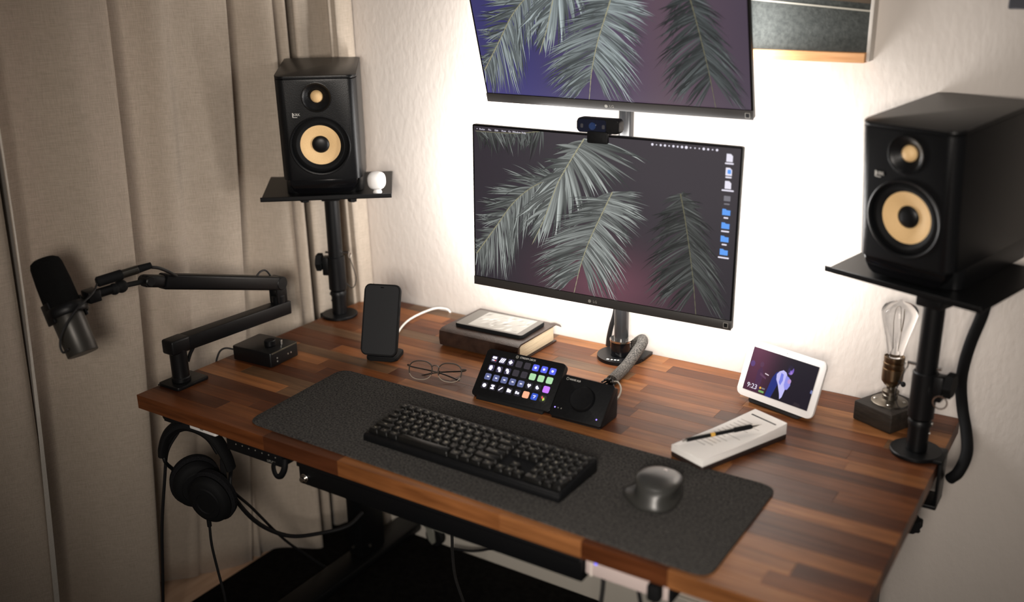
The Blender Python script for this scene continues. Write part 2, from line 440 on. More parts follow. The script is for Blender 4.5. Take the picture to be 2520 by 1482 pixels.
# height control keypad
kp = objw('control_keypad', B().box(.256, .412, .012, .055, -.066, -TH-.0005, .003), M_black, desk)
for i in range(7):
    objw('button_mark', B().cyl(.0014, 0, .0004, 8, 0, T(.285+.0185*i, .012, -.047+.001*(i % 2)) @ FR), M_logo_dim, desk, parent=kp)
me = text_mesh('UPLIFT', .0075); me.materials.clear(); me.materials.append(M_logo_dim)
inst('lettering', me, kp, Matrix.LocRotScale(desk.location, desk.rotation_euler, None).inverted() @ T(.383, .0117, -.0595) @ Rx(PI/2))
objw('hook_loop', B().tube([(.392, .02, -.05), (.388, .012, -.068), (.394, .01, -.084), (.404, .012, -.086), (.413, .016, -.07), (.414, .02, -.048)], .0042, 10, flat=(1, 1.6)), M_blackm, desk, parent=kp)
# cast zinc caster bolted to the rear of the left foot
ca = objw('caster', B().box(.17, .245, .735, .772, FZ+.082, FZ+.088, .002).box(.215, .25, .72, .75, FZ+.084, FZ+.09, .002), M_cast, desk)
objw('caster_fork', B().prism([(.168, FZ+.085), (.20, FZ+.085), (.205, FZ+.03), (.195, FZ+.02), (.182, FZ+.03)], .738, .744, .001, 1, SW).prism([(.168, FZ+.085), (.20, FZ+.085), (.205, FZ+.03), (.195, FZ+.02), (.182, FZ+.03)], .762, .768, .001, 1, SW), M_cast, desk, parent=ca)
objw('caster_wheel', B().cyl(.030, -.010, .010, 24, .003, T(.197, .753, FZ+.043) @ Rx(PI/2)), M_rubber, desk, parent=ca)

# ------------------------------------------------------------------ felt mat
def mat_poly(c, r, n=6):
    out = []; m = len(c)
    for i in range(m):
        p0, p1, p2 = Vector(c[i-1]), Vector(c[i]), Vector(c[(i+1) % m])
        a = p1+(p0-p1).normalized()*r; d = p1+(p2-p1).normalized()*r
        for j in range(n+1):
            t = j/n; q = a*(1-t)**2+p1*2*t*(1-t)+d*t*t; out.append((q.x, q.y))
    return out
o = obj('desk_mat', B().prism(mat_poly([(.3075, .0280), (.80, .0175), (1.2945, .0090), (1.2925, .3185), (.79, .3225), (.2885, .3295)], .028), .0002, .0042, .0012, 2), M_felt)
setp(o, 'long charcoal wool felt desk mat under the keyboard', 'desk mat')
# ------------------------------------------------------------------ monitors
# palm-leaf wallpaper: rachis points, then leaflet tips on each side (position along the rachis, x, z) in metres on the panel
FRONDS = {
    'A': ([(-0.2997, 0.0723), (-0.2452, 0.1429), (-0.2055, 0.1951), (-0.1632, 0.2329), (-0.1184, 0.2586), (-0.082, 0.2766)],
          [(0, -0.3196, 0.0738), (0.15, -0.296, 0.1261), (0.3, -0.2913, 0.1613), (0.42, -0.2807, 0.1882), (0.55, -0.2603, 0.2209), (0.68, -0.2227, 0.2515), (0.8, -0.1708, 0.2762), (0.92, -0.126, 0.282), (1, -0.0822, 0.2924)],
          [(0, -0.2997, 0.0268), (0.1, -0.2791, 0.0246), (0.22, -0.2282, 0.0236), (0.34, -0.2061, 0.0411), (0.45, -0.2019, 0.0937), (0.55, -0.1901, 0.1261), (0.68, -0.1591, 0.1201), (0.8, -0.1555, 0.1776), (0.9, -0.1368, 0.2291), (1, -0.0817, 0.2511)]),
    'B': ([(-0.0293, 0.3524), (-0.0505, 0.3204), (-0.0713, 0.2871), (-0.089, 0.2567), (-0.1069, 0.2128), (-0.1251, 0.168), (-0.1514, 0.116)],
          [(0, -0.0756, 0.3339), (0.15, -0.0968, 0.2974), (0.3, -0.1223, 0.2823), (0.42, -0.1294, 0.2429), (0.52, -0.1517, 0.1979), (0.62, -0.1861, 0.1655), (0.75, -0.1554, 0.1509), (1, -0.1533, 0.1141)],
          [(0, 0.1124, 0.3269), (0.08, 0.092, 0.3025), (0.16, 0.0683, 0.2696), (0.24, 0.0485, 0.2536), (0.32, 0.0266, 0.2388), (0.4, 0.0043, 0.2285), (0.48, -0.0285, 0.1992), (0.58, -0.048, 0.184), (0.68, -0.0731, 0.1613), (0.78, -0.0857, 0.1399), (1, -0.1495, 0.1139)]),
    'C': ([(0.0384, 0.2495), (0.0156, 0.2012), (-0.0112, 0.1432), (-0.0316, 0.0844), (-0.0468, 0.0198)],
          [(0, -0.0096, 0.2269), (0.15, -0.0554, 0.196), (0.3, -0.0878, 0.1594), (0.45, -0.121, 0.1151), (0.6, -0.1398, 0.082), (0.75, -0.1492, 0.0394), (0.88, -0.124, 0.0158), (1, -0.0935, 0.007)],
          [(0, 0.0851, 0.2667), (0.08, 0.115, 0.2254), (0.2, 0.1045, 0.1963), (0.32, 0.0924, 0.1633), (0.45, 0.0765, 0.1325), (0.58, 0.0747, 0.0872), (0.7, 0.0655, 0.0498), (0.82, 0.0489, 0.0206), (1, -0.0028, 0.0153)]),
    'D': ([(0.1861, 0.2622), (0.1982, 0.2139), (0.2111, 0.1513), (0.2226, 0.0877), (0.232, 0.018)],
          [(0, 0.1649, 0.2403), (0.15, 0.1405, 0.2068), (0.35, 0.1279, 0.1554), (0.55, 0.119, 0.0875), (0.75, 0.128, 0.0339), (1, 0.1825, 0.0141)],
          [(0, 0.2017, 0.2654), (0.12, 0.2317, 0.2329), (0.3, 0.2501, 0.1841), (0.5, 0.2694, 0.1228), (0.75, 0.2862, 0.0543), (1, 0.2793, 0.0154)]),
    'E': ([(-0.1265, 0.3612), (-0.1859, 0.3521), (-0.2432, 0.3494), (-0.2982, 0.3486)],
          [(0, -0.1484, 0.3088), (0.3, -0.1935, 0.321), (0.6, -0.2358, 0.311), (1, -0.2947, 0.3193)],
          [(0, -0.141, 0.319), (0.3, -0.1784, 0.3191), (0.6, -0.2203, 0.3204), (1, -0.2788, 0.3206)]),
}
MW, MH = .6135, .3635
SX0, SX1, SZ0, SZ1 = -.3025, .3025, .0205, .3595      # lit area of the panel
def spl(P, t):
    n = len(P)-1; i = min(int(t*n), n-1); u = t*n-i
    a = Vector(P[i-1]) if i else Vector(P[0])*2-Vector(P[1]); b = Vector(P[i]); c = Vector(P[i+1])
    d = Vector(P[i+2]) if i+2 <= n else Vector(P[-1])*2-Vector(P[-2])
    return .5*((2*b)+(c-a)*u+(2*a-5*b+4*c-d)*u*u+(3*b-a-3*c+d)*u**3)
def tipat(L_, t):
    for a, b in zip(L_[:-1], L_[1:]):
        if a[0] <= t <= b[0]:
            u = (t-a[0])/(b[0]-a[0]+1e-9); return Vector((a[1]+(b[1]-a[1])*u, a[2]+(b[2]-a[2])*u))
    return Vector(L_[-1][1:])
def wallpaper(name, parent, bgc, leafk, tint):
    """background grid + leaflets as one vertex-coloured sheet just proud of the panel"""
    V, F, C = [], [], []
    nx, nz = 24, 14
    for i in range(nx+1):
        for j in range(nz+1):
            u, w = i/nx, j/nz
            V.append((SX0+(SX1-SX0)*u, -.0006, SZ0+(SZ1-SZ0)*w)); C.append(bgc(u, w))
    for i in range(nx):
        for j in range(nz):
            a = i*(nz+1)+j; F.append((a, a+nz+1, a+nz+2, a+1))
    rn = random.Random(5); order = [0]
    def leaf(P, Q, bend, w0, c0, c1):
        order[0] += 1; y = -.0008-order[0]*1.1e-6
        d = Q-P; nrm = Vector((-d.y, d.x)); K = P+d*.5+nrm*bend; m = 7; base = len(V); pts = []
        for s in range(m+1):
            t = s/m; p = P*(1-t)**2+K*2*t*(1-t)+Q*t*t
            tg = ((K-P)*(1-t)+(Q-K)*t); tg = tg.normalized() if tg.length > 1e-9 else d.normalized()
            pts.append((p, Vector((-tg.y, tg.x)), w0*(.45+2.2*t*(1-t)+.35*(1-t))*(1-t**3)))
        ok = []
        for p, n_, ww in pts:
            inside = SX0 < p.x < SX1 and SZ0 < p.y < SZ1; ok.append(inside)
            t = len(ok)-1; t /= m
            col = [c0[k]*(1-t)+c1[k]*t for k in range(3)]
            for sgn, kk in ((-1, .72), (0, 1.12), (1, .62)):
                q = p+n_*ww*sgn
                V.append((min(max(q.x, SX0), SX1), y-(.00000005 if sgn == 0 else 0), min(max(q.y, SZ0), SZ1))); C.append([min(col[k]*kk, 1.) for k in range(3)])
        for s in range(m):
            if ok[s] or ok[s+1]:
                a = base+s*3
                F.append((a, a+1, a+4, a+3)); F.append((a+1, a+2, a+5, a+4))
    spec = {'E': (44, .6, .0016), 'D': (130, .42, .0014), 'A': (150, 1.1, .0014), 'B': (72, 1.5, .0030), 'C': (165, 1.35, .00135)}
    bsc = {'E': (1, 1), 'D': (.82, .74), 'A': (1, .96), 'B': (.9, .52), 'C': (.84, .72)}   # leaflets leave the rachis above their tips
    for key in ('E', 'D', 'A', 'B', 'C'):
        rc, l_, q_ = FRONDS[key]; n, br, w0 = spec[key]
        for i in range(n):
            for side, tips in ((0, l_), (1, q_)):
                t = (i+rn.random()*.6)/n
                P = spl(rc, min(t*bsc[key][side], .999)); cl = .010*math.sin(t*37+side*2+br*9)+.008*math.sin(t*83+br*5); Q = tipat(tips, t)+Vector((cl*.6, -cl))+Vector((rn.uniform(-.013, .013), rn.uniform(-.013, .013)))
                k = br*(.35+.95*rn.random()**1.6)*leafk
                hi = (.40*k*tint[0], .43*k*tint[1], .41*k*tint[2]); lo = (.045*k*tint[0], .052*k*tint[1], .050*k*tint[2])
                if side == 0: hi = tuple(h*.72 for h in hi)
                sg = 1 if side == 0 else -1
                leaf(P, Q, -sg*rn.uniform(-.02, .13), w0*rn.uniform(.8, 1.2), tuple(h*.55 for h in hi), lo if rn.random() < .55 else tuple(h*.8 for h in hi))
        # rachis
        for s in range(18):
            a, c = spl(rc, s/18), spl(rc, min((s+1)/18, .9999)); k = .26*leafk*(br+.15)
            leaf(a, c+(c-a)*.25, 0, .0013*(1.1-.5*s/18), (k*.9, k*.85, k*.55), (k*.9, k*.85, k*.55))
    return vmesh(name, V, F, C, M_screen, parent)
def bg_low(u, w):
    def mix(a, b, t): t = max(0, min(1, t)); return [a[k]*(1-t)+b[k]*t for k in range(3)]
    base = mix(lin(48, 43, 50), lin(64, 59, 64), 1.4*u*w+.3*w)
    base = mix(base, lin(46, 44, 48), max(0, u-.75)*3*(1-w))
    pk = math.exp(-((u-.55)/.22)**2-((w-.08)/.22)**2)
    base = mix(base, lin(112, 72, 84), pk*.9)
    return mix(base, lin(44, 38, 46), max(0, .35-u)*1.6*w)
def bg_up(u, w):  # bluish panel glow seen off-angle, painted into the wallpaper background
    def mix(a, b, t): t = max(0, min(1, t)); return [a[k]*(1-t)+b[k]*t for k in range(3)]
    base = mix(lin(58, 56, 106), lin(92, 74, 86), (u-.18)*1.9)
    base = mix(base, lin(84, 76, 138), max(0, .35-w)*1.4*max(0, 1-u*2.6))
    return mix(base, lin(60, 56, 72), max(0, u-.72)*2.2)

def monitor(loc, rot, label, bgc, leafk, tint):
    r = root('monitor', loc, rot, label, 'monitor', 'monitors stacked on the pole')
    body = obj('housing', B().prism(rrect(MW, MH, .004, 3, 0, MH/2), .0, .012, .0012, 2, SW)
        .prism(rrect(.50, .26, .03, 4, 0, .19), .012, .036, .010, 3, SW).box(-.06, .06, .03, .044, .13, .25, .004), M_dark, r)
    obj('chin', B().box(-MW/2, MW/2, -.0022, .001, 0, .0195, .0007), M_chin, r)
    sc = obj('screen', B().prism(rrect(SX1-SX0+.006, SZ1-SZ0+.004, .001, 2, 0, (SZ0+SZ1)/2), -.0004, .0005, 0, 1, SW), M_gloss, r, smooth=False)
    wallpaper('wallpaper', sc, bgc, leafk, tint)
    lg = obj('logo', B().cyl(.0036, 0, .0003, 20, 0, T(-.0085, -.0022, .0085) @ FR), M_logo_dim, r)
    text('lettering', 'LG', .0085, M_logo_dim, r, T(.0045, -.0024, .0085) @ Rx(PI/2))
    obj('sticker', B().prism(rrect(.010, .011, .001, 2, .2955, .0095), -.0026, -.0021, 0, 1, SW), M_logo_dim, r, smooth=False)
    obj('sticker_print', B().prism(rrect(.0075, .0082, .001, 2, .2955, .0095), -.0029, -.0024, 0, 1, SW), M_black, r, smooth=False)
    return r, sc
mon1, sc1 = monitor((.7896, .5809, .1688), (-.0193, 0, .0104), 'lower black monitor with desktop icons over a palm leaf wallpaper', bg_low, 1.0, (1, 1, 1))
mon2, sc2 = monitor((.7816, .6595, .5721), (.2796, 0, .001), 'upper black monitor tilted down, palm leaf wallpaper with bluish off-angle glow painted in', bg_up, 1.05, (.95, 1.02, 1.08))

# menu bar and desktop icons on the lower monitor
M_ui = emis('ui_white', lin(236, 232, 246), 1.0)
M_uidim = emis('ui_grey', lin(120, 118, 126), 1.0)
M_uiblue = emis('ui_folder_blue', lin(96, 160, 245), 1.0)
YU = -.0022
x = -.2945
for wd_ in ('\u2022', 'Finder', 'File', 'Edit', 'View', 'Go', 'Window', 'Help'):
    me = text_mesh(wd_, .0058 if wd_ != '\u2022' else .009, .00005, 'LEFT', 1); me.materials.clear(); me.materials.append(M_ui)
    inst('menu_word', me, sc1, T(x, YU, .3538) @ Rx(PI/2)); x += .0075 if wd_ == '\u2022' else .0030*len(wd_)+.0050
for i in range(16):
    s = (.0026, .0012, .0022, .0024, .0016, .0024, .0020, .0026, .0030, .0014, .0014, .0014, .0026, .0022, .0014, .0024)[i]
    obj('status_icon', B().prism(circ(s, 10, .1226+.0089*i, .3534), YU, YU+.0002, 0, 1, SW), M_ui, sc1, smooth=False)
iz = [.3408, .3145, .2891, .2629, .2359, .2093, .1830, .1568]
for i, z in enumerate(iz):
    cx = .282
    if i < 3:
        pts = [(cx-.0062, z-.0075), (cx+.0062, z-.0075), (cx+.0062, z+.0035), (cx+.002, z+.0075), (cx-.0062, z+.0075)]; m = M_ui
    elif i == 3:
        pts = rrect(.013, .010, .001, 2, cx, z); m = M_uidim
    else:
        pts = [(cx-.008, z-.0055), (cx+.008, z-.0055), (cx+.008, z+.0045), (cx+.0005, z+.0045), (cx-.0015, z+.0065), (cx-.008, z+.0065)]; m = M_uiblue
    ic = obj('desktop_icon', B().prism(pts, YU, YU+.0003, 0, 1, SW), m, sc1, smooth=False)
    if i == 1: obj('icon_mark', B().prism(rrect(.007, .008, .001, 2, cx+.001, z), YU-.0003, YU+.0001, 0, 1, SW), M_uiblue, ic, smooth=False)
    w_ = (.017, .012, .024, .011, .009, .016, .010, .022)[i]
    obj('icon_caption', B().prism(rrect(w_, .0028, .0008, 2, cx, z-.0108), YU, YU+.0003, 0, 1, SW), M_ui if i != 3 else M_uidim, ic, smooth=False)

# ------------------------------------------------------------------ monitor pole stand
PX, PY = .787, .7215
ms = root('monitor_stand', (PX, PY, 0), label='black pole stand holding both monitors, clamped to the rear edge of the desk', cat='monitor stand')
obj('base_plate', B().prism(circ(.0545, 40)+[], .0, .008, .0015, 2).box(-.012, .056, .0, .052, .0, .0075, .001), M_blackm, ms)
obj('collar', B().cyl(.0245, .008, .043, 32, .0015), M_gloss, ms)
obj('collar_ring', B().lathe([(.017, .042), (.0262, .042), (.0262, .0465), (.017, .0465)], 32), M_chrome, ms)
obj('pole', B().cyl(.0165, .0445, .86, 32, .001), M_pole, ms)
for z, Mb in ((.335, T(0, -.0950, .335)), (.735, T(0, -.0655, .735) @ Rx(.2796))):
    obj('monitor_bracket', B().cyl(.026, z-.035, z+.035, 28, .003).box(-.022, .022, -.08 if z < .5 else -.05, -.015, z-.02, z+.02, .004).box(-.05, .05, 0, .014, -.05, .05, .002, 2, Mb), M_blackm, ms)
    obj('bracket_screw', B().cyl(.004, 0, .004, 12, 0, T(.026, 0, z) @ Ry(PI/2)), M_zinc, ms)
obj('clamp', B().box(-.03, .03, .046, .0545, -.075, .004, .002).box(-.03, .03, -.02, .0545, -.082, -.074, .002).cyl(.008, -.075, -.033, 14), M_blackm, ms)
for i, (dx, w_) in enumerate(((-.014, .006), (-.004, .004), (.003, .005), (.010, .004))):
    obj('base_lettering', B().box(dx, dx+w_, -.046+.002*i, -.041+.002*i, .008, .0083), M_logo, ms, smooth=False)

# ------------------------------------------------------------------ webcam
wc = root('webcam', (.795, .578, .5328), (0, 0, .03), 'small black webcam perched on the lower monitor', 'webcam')
obj('body', B().prism(rrect(.094, .029, .0065, 5, .004, .0195), -.008, .014, .003, 3, SW), M_black, wc)
fp = obj('face_plate', B().prism(rrect(.062, .026, .0055, 5, -.008, .0190), -.0105, -.0075, .0006, 1, SW), pbsdf('webcam_face', lin(26, 30, 46), .15), wc)
obj('lens', B().lathe([(.0075, .0102), (.0075, .0122), (.0058, .0122), (.005, .0112), (0, .0116)], 24, T(-.006, 0, .0190) @ FR), pbsdf('lens_blue', lin(40, 58, 100), .12), wc)
for sx in (-.030, .018):
    obj('microphone_grille', B().prism(rrect(.006, .008, .002, 3, sx, .0185), -.0110, -.0103, 0, 1, SW), pbsdf('grille_grey', lin(62, 62, 68), .5), wc)
obj('mount_clip', B().prism(rrect(.046, .024, .004, 4, .006, -.003), -.0135, -.0065, .001, 2, SW).box(-.016, .028, -.010, .018, .0015, .007, .001), M_black, wc)

# ------------------------------------------------------------------ speakers
def carve(o, cut):
    m = o.modifiers.new('cut', 'BOOLEAN'); m.operation = 'DIFFERENCE'; m.object = cut; m.solver = 'EXACT'
    dg = bpy.context.evaluated_depsgraph_get(); dg.update()
    me = bpy.data.meshes.new_from_object(o.evaluated_get(dg)); o.modifiers.clear()
    me.set_sharp_from_angle(angle=.62)
    bpy.data.objects.remove(cut, do_unlink=True)
    return me
def speaker(loc, rot, label):
    r = root('studio_speaker', loc, rot, label, 'speaker', 'studio speakers on stands')
    W_, D_, H_ = .185, .241, .283
    plan = []
    for sx, sy, a0, rad in ((1, 1, 0, .006), (-1, 1, PI/2, .006), (-1, -1, PI, .022), (1, -1, 3*PI/2, .022)):
        for i in range(7):
            a = a0+PI/2*i/6; plan.append((sx*(W_/2-rad)+rad*math.cos(a), D_/2+sy*(D_/2-rad)+rad*math.sin(a)))
    plan2 = [(x_*.985, .030+(y_)*.875) for x_, y_ in plan]
    cab = obj('cabinet', B().prism(plan, .040, H_-.008, .001, 1).prism([(x_*.985, .003+y_*.985) for x_, y_ in plan], H_-.0085, H_-.006, 0).prism([(x_*1.0, y_) for x_, y_ in plan], H_-.007, H_, .002, 2)
        .prism(plan2, 0, .0405, .001, 1), M_spk, r)
    cut = obj('cutter', B().cyl(.0672, -.03, .02, 48, 0, T(0, 0, .1215) @ FR).cyl(.0322, -.02, .02, 40, 0, T(0, 0, .2345) @ FR), M_spk, r)
    cab.data = carve(cab, cut)
    # flared port along the bottom
    obj('port', B().prism([(-.080, .0405), (.080, .0405), (.078, .026), (.070, .012), (.060, .006), (-.060, .006), (-.070, .012), (-.078, .026)], .006, .034, .003, 2, SW), M_gloss, r)
    # woofer: ring, surround, cone, dust cap
    wz = .1215
    obj('woofer_ring', B().lathe([(.0705, -.002), (.0705, .0012), (.0685, .0022), (.0655, .0010), (.0640, -.006), (.0645, -.014), (.046, -.014)], 48, T(0, 0, wz) @ FR), M_spk, r)
    obj('surround', B().lathe([(.0645, -.008), (.060, -.0045), (.055, -.0028), (.050, -.0050), (.0462, -.0090)], 48, T(0, 0, wz) @ FR), M_rubber, r)
    obj('cone', B().lathe([(.0468, -.0086), (.0462, -.0086), (.036, -.0108), (.027, -.0130), (.019, -.0152)], 48, T(0, 0, wz) @ FR), M_tan, r)
    obj('dust_cap', B().lathe([(.0205, -.0152), (.0198, -.0135), (.017, -.0112), (.012, -.0094), (.006, -.0085), (0, -.0083)], 40, T(0, 0, wz) @ FR), M_dark, r)
    # tweeter
    tz = .2345
    obj('waveguide', B().lathe([(.0345, -.001), (.0345, .0012), (.0328, .0016), (.0318, -.0002), (.027, -.0030), (.020, -.0065), (.015, -.0095)], 44, T(0, 0, tz) @ FR), M_spk, r)
    obj('tweeter_dome', B().lathe([(.0145, -.0102), (.0135, -.0072), (.0112, -.0040), (.0075, -.0017), (.0035, -.0006), (0, -.0003)], 32, T(0, 0, tz) @ FR), M_tan, r)
    text('logo', 'KRK', .0085, M_logo, r, T(-.048, -.0006, .1955) @ Rx(PI/2), .0004)
    obj('logo_bar', B().box(-.0575, -.0555, -.0008, .0004, .1895, .2000).box(-.0555, -.0465, -.0008, .0004, .1890, .1902), M_logo, r, smooth=False)
    return r
M_spk = add_noise(pbsdf('speaker_vinyl', lin(16, 17, 19), .36, 0, .27), 400, lin(13, 14, 16), lin(18, 19, 21), .1, None, 2)
SL = dict(yaw=.675, tilt=.082, fl=(.0342, .4451, .3455)); SR = dict(yaw=-.367, tilt=.1207, fl=(1.3189, .6007, .3185))
def spk_base(S):
    c, s = math.cos(S['yaw']), math.sin(S['yaw']); return (S['fl'][0]+.0925*c, S['fl'][1]+.0925*s, S['fl'][2])
speaker(spk_base(SL), (SL['tilt'], 0, SL['yaw']), 'black studio speaker with tan cones on the left stand by the curtain')
speaker(spk_base(SR), (SR['tilt'], 0, SR['yaw']), 'black studio speaker with tan cones on the right stand, nearest the camera')

def stand(pole, S, label, knob_ang, front_clamp):
    px, py = pole
    r = root('speaker_stand', (px, py, 0), label=label, cat='speaker stand', group='clamp-on speaker stands')
    c, s = math.cos(S['yaw']), math.sin(S['yaw'])
    MP = T(S['fl'][0], S['fl'][1], S['fl'][2]) @ Rz(S['yaw']) @ Rx(S['tilt']) @ T(-.055, -.017, -.0045)
    Mi = T(-px, -py, 0)
    zt = (Mi @ MP @ Vector((.153, .11, 0))).z
    obj('base_plate', B().cyl(.046, .0002, .008, 40, .0015), M_blackm, r)
    obj('lower_tube', B().cyl(.0185, .008, .066, 28, .001).lathe([(0, .058), (.0205, .058), (.0205, .066), (.0185, .069), (0, .069)], 28).cyl(.0225, .072, .162, 32, .002), M_blackm, r)
    obj('upper_tube', B().cyl(.0185, .155, zt-.012, 28, .001), M_blackm, r)
    K = Rz(knob_ang)
    kn = obj('clamp_knob', B().cyl(.008, .018, .036, 16, 0, K @ T(0, 0, .145) @ Ry(PI/2))
        .prism([(math.cos(a)*(.024 if i % 2 else .018), math.sin(a)*(.024 if i % 2 else .018)) for i, a in enumerate([2*PI*j/12 for j in range(12)])], .036, .050, .002, 2, K @ T(0, 0, .145) @ Ry(PI/2)), M_rubber, r)
    obj('knob_block', B().box(.012, .034, -.013, .013, .112, .160, .003, 2, K), M_blackm, r)
    pin = obj('safety_pin', B().cyl(.0028, -.034, .026, 10, 0, K @ T(0, 0, .171) @ Ry(PI/2)).tube([(-.036+.007*math.cos(a)*.2, .007*math.cos(a), .164+.007*math.sin(a)) for a in [2*PI*j/14 for j in range(14)]], .0012, 6, closed=True, M=K), M_chrome, r)
    obj('pin_cord', B().tube([(-.036, 0, .157), (-.044, .002, .13), (-.050, .004, .105), (-.044, .004, .082), (-.034, .002, .078), (-.022, 0, .09)], .0011, 6, M=K), M_cable, r)
    obj('grub_screw', B().cyl(.0025, .018, .0195, 8, 0, K @ T(0, .004, .043) @ Ry(PI/2)).cyl(.0035, .019, .0212, 8, 0, K @ T(0, .006, .062) @ Ry(PI/2)), M_zinc, r)
    plat = obj('platform', B().box(0, .306, 0, .219, 0, .0035, .0008, 1, Mi @ MP).box(0, .306, 0, .0028, 0, .011, .0008, 1, Mi @ MP).box(.002, .304, .004, .215, .0035, .0042, 0, 1, Mi @ MP), M_dark, r)
    obj('platform_bracket', B().box(.10, .206, .06, .16, -.007, 0, .001, 1, Mi @ MP).box(-.024, .024, -.024, .024, zt-.04, zt-.012, .004, 2, Rz(S['yaw'])), M_blackm, plat)
    for dx, dy in ((.075, .03), (.19, .02)):
        obj('tilt_knob', B().prism([(math.cos(a)*(.012 if i % 2 else .008), math.sin(a)*(.012 if i % 2 else .008)) for i, a in enumerate([2*PI*j/10 for j in range(10)])], -.024, -.006, .002, 2, Mi @ MP @ T(dx+.02, dy+.04, 0)), M_rubber, plat)
    # clamp under the desk edge
    if front_clamp:
        obj('pin_ring', B().tube([(.034+.012*math.cos(a), -.024, .118+.012*math.sin(a)) for a in [2*PI*j/20 for j in range(20)]], .0014, 6, closed=True, M=Rz(-.05)), M_chrome, r)
        obj('clamp', B().box(.0445, .0505, -.030, .030, -.085, .006, .002).box(-.02, .0505, -.030, .030, -.092, -.084, .002).box(.030, .0505, -.030, .030, .0, .0072, .001).cyl(.006, -.14, -.034, 14, 0, T(.006, 0, 0)).cyl(.016, -.036, -.031, 20, .001, T(.006, 0, 0)), M_blackm, r)
        obj('clamp_knob', B().prism([(math.cos(a)*(.024 if i % 2 else .016), math.sin(a)*(.024 if i % 2 else .016)) for i, a in enumerate([2*PI*j/12 for j in range(12)])], -.158, -.136, .004, 2, T(.006, 0, 0)), M_rubber, r)
    else:
        obj('clamp', B().box(-.0470, -.0325, -.025, .025, -.085, .006, .002).box(-.0465, .02, -.025, .025, -.092, -.084, .002).cyl(.006, -.12, -.034, 14), M_blackm, r)
    return r
stand((.031, .605), SL, 'black speaker stand clamped to the left rear corner of the desk', PI-.05+.55, False)
stand((1.463, .583), SR, 'black speaker stand clamped to the right edge of the desk', -.12, True)
# ------------------------------------------------------------------ little white ball sensor on the left platform
MPl = T(*SL['fl']) @ Rz(SL['yaw']) @ Rx(SL['tilt']) @ T(-.055, -.017, -.0045)
p = MPl @ Vector((.272, .030, .0042))
bc = root('ball_sensor', p, (SL['tilt'], 0, SL['yaw']-.2), 'small white rounded sensor on a ball foot beside the left speaker', 'sensor')
obj('foot', B().lathe([(0, 0), (.0105, 0), (.011, .002), (.0095, .006), (.0065, .0095), (.005, .012), (0, .012)], 28), M_white, bc)
def squircle(rx, ry, rz, e=2.7, nu=28, nv=16):
    sp = lambda c, p_: math.copysign(abs(c)**p_, c); k = 2/e
    b = B(); rings = []
    for j in range(nv+1):
        ph = -PI/2+PI*j/nv
        if j in (0, nv): rings.append([b.bm.verts.new((0, 0, rz*math.copysign(1, ph)))])
        else: rings.append([b.bm.verts.new((rx*sp(math.cos(ph), k)*sp(math.cos(2*PI*i/nu), k), ry*sp(math.cos(ph), k)*sp(math.sin(2*PI*i/nu), k), rz*sp(math.sin(ph), k))) for i in range(nu)])
    for a, c in zip(rings[:-1], rings[1:]):
        for i in range(nu):
            j = (i+1) % nu
            if len(a) == 1: b.bm.faces.new((a[0], c[j], c[i]))
            elif len(c) == 1: b.bm.faces.new((a[i], a[j], c[0]))
            else: b.bm.faces.new((a[i], a[j], c[j], c[i]))
    return b
b = squircle(.0215, .019, .0215); bmesh.ops.translate(b.bm, verts=b.bm.verts, vec=(0, 0, .0305)); obj('head', b, M_white, bc, ang=2)

# ------------------------------------------------------------------ microphone and its arm
def basis(a, b, ref=(0, 0, 1)):
    a, b = Vector(a), Vector(b); z = (b-a).normalized(); x = Vector(ref).cross(z).normalized(); y = z.cross(x)
    M = Matrix((x, y, z)).transposed().to_4x4(); M.translation = a; return M, (b-a).length
mt, mb = Vector((-.032, -.136, .330)), Vector((.062, -.145, .157))
Mm, ml = basis(mb, mt, (1, 0, .5))
mic = root('microphone', (mb+mt)/2, label='black broadcast microphone with foam windscreen hanging before the curtain', cat='microphone')
Mloc = T(*(-(mb+mt)/2)) @ Mm
obj('body', B().lathe([(0, 0), (.0285, 0), (.0295, .0015), (.0305, .075), (.0305, .082), (.0325, .084), (.0325, .092), (0, .092)], 40, Mloc), pbsdf('dark_grey_metal', lin(58, 56, 52), .38, .35), mic)
obj('windscreen', B().lathe([(0, .090), (.0325, .090), (.0335, .10), (.0325, .150), (.0300, .185), (.0270, .194), (.020, .1985), (0, .200)], 40, Mloc), add_noise(pbsdf('foam_black', lin(18, 18, 18), .98, spec=.1), 900, lin(13, 13, 13), lin(24, 24, 24), .8, None, 2), mic)
for a in (3.4, 3.75, 4.1):
    obj('switch_slot', B().box(.0315, .0332, -.004, .004, .0855, .0905, 0, 1, Mloc @ Rz(a)), M_zinc, mic)
yk = obj('yoke', B().box(-.036, -.031, -.014, .014, .070, .112, .002, 2, Mloc @ Rz(.0)).box(.031, .037, -.014, .014, .070, .112, .002, 2, Mloc).tube([(.036, 0, .088), (.034, .02, .088), (.018, .037, .088), (0, .042, .088), (-.018, .037, .088), (-.034, .02, .088), (-.036, 0, .088)], .006, 8, M=Mloc, flat=(1.8, .6)), M_blackm, mic)
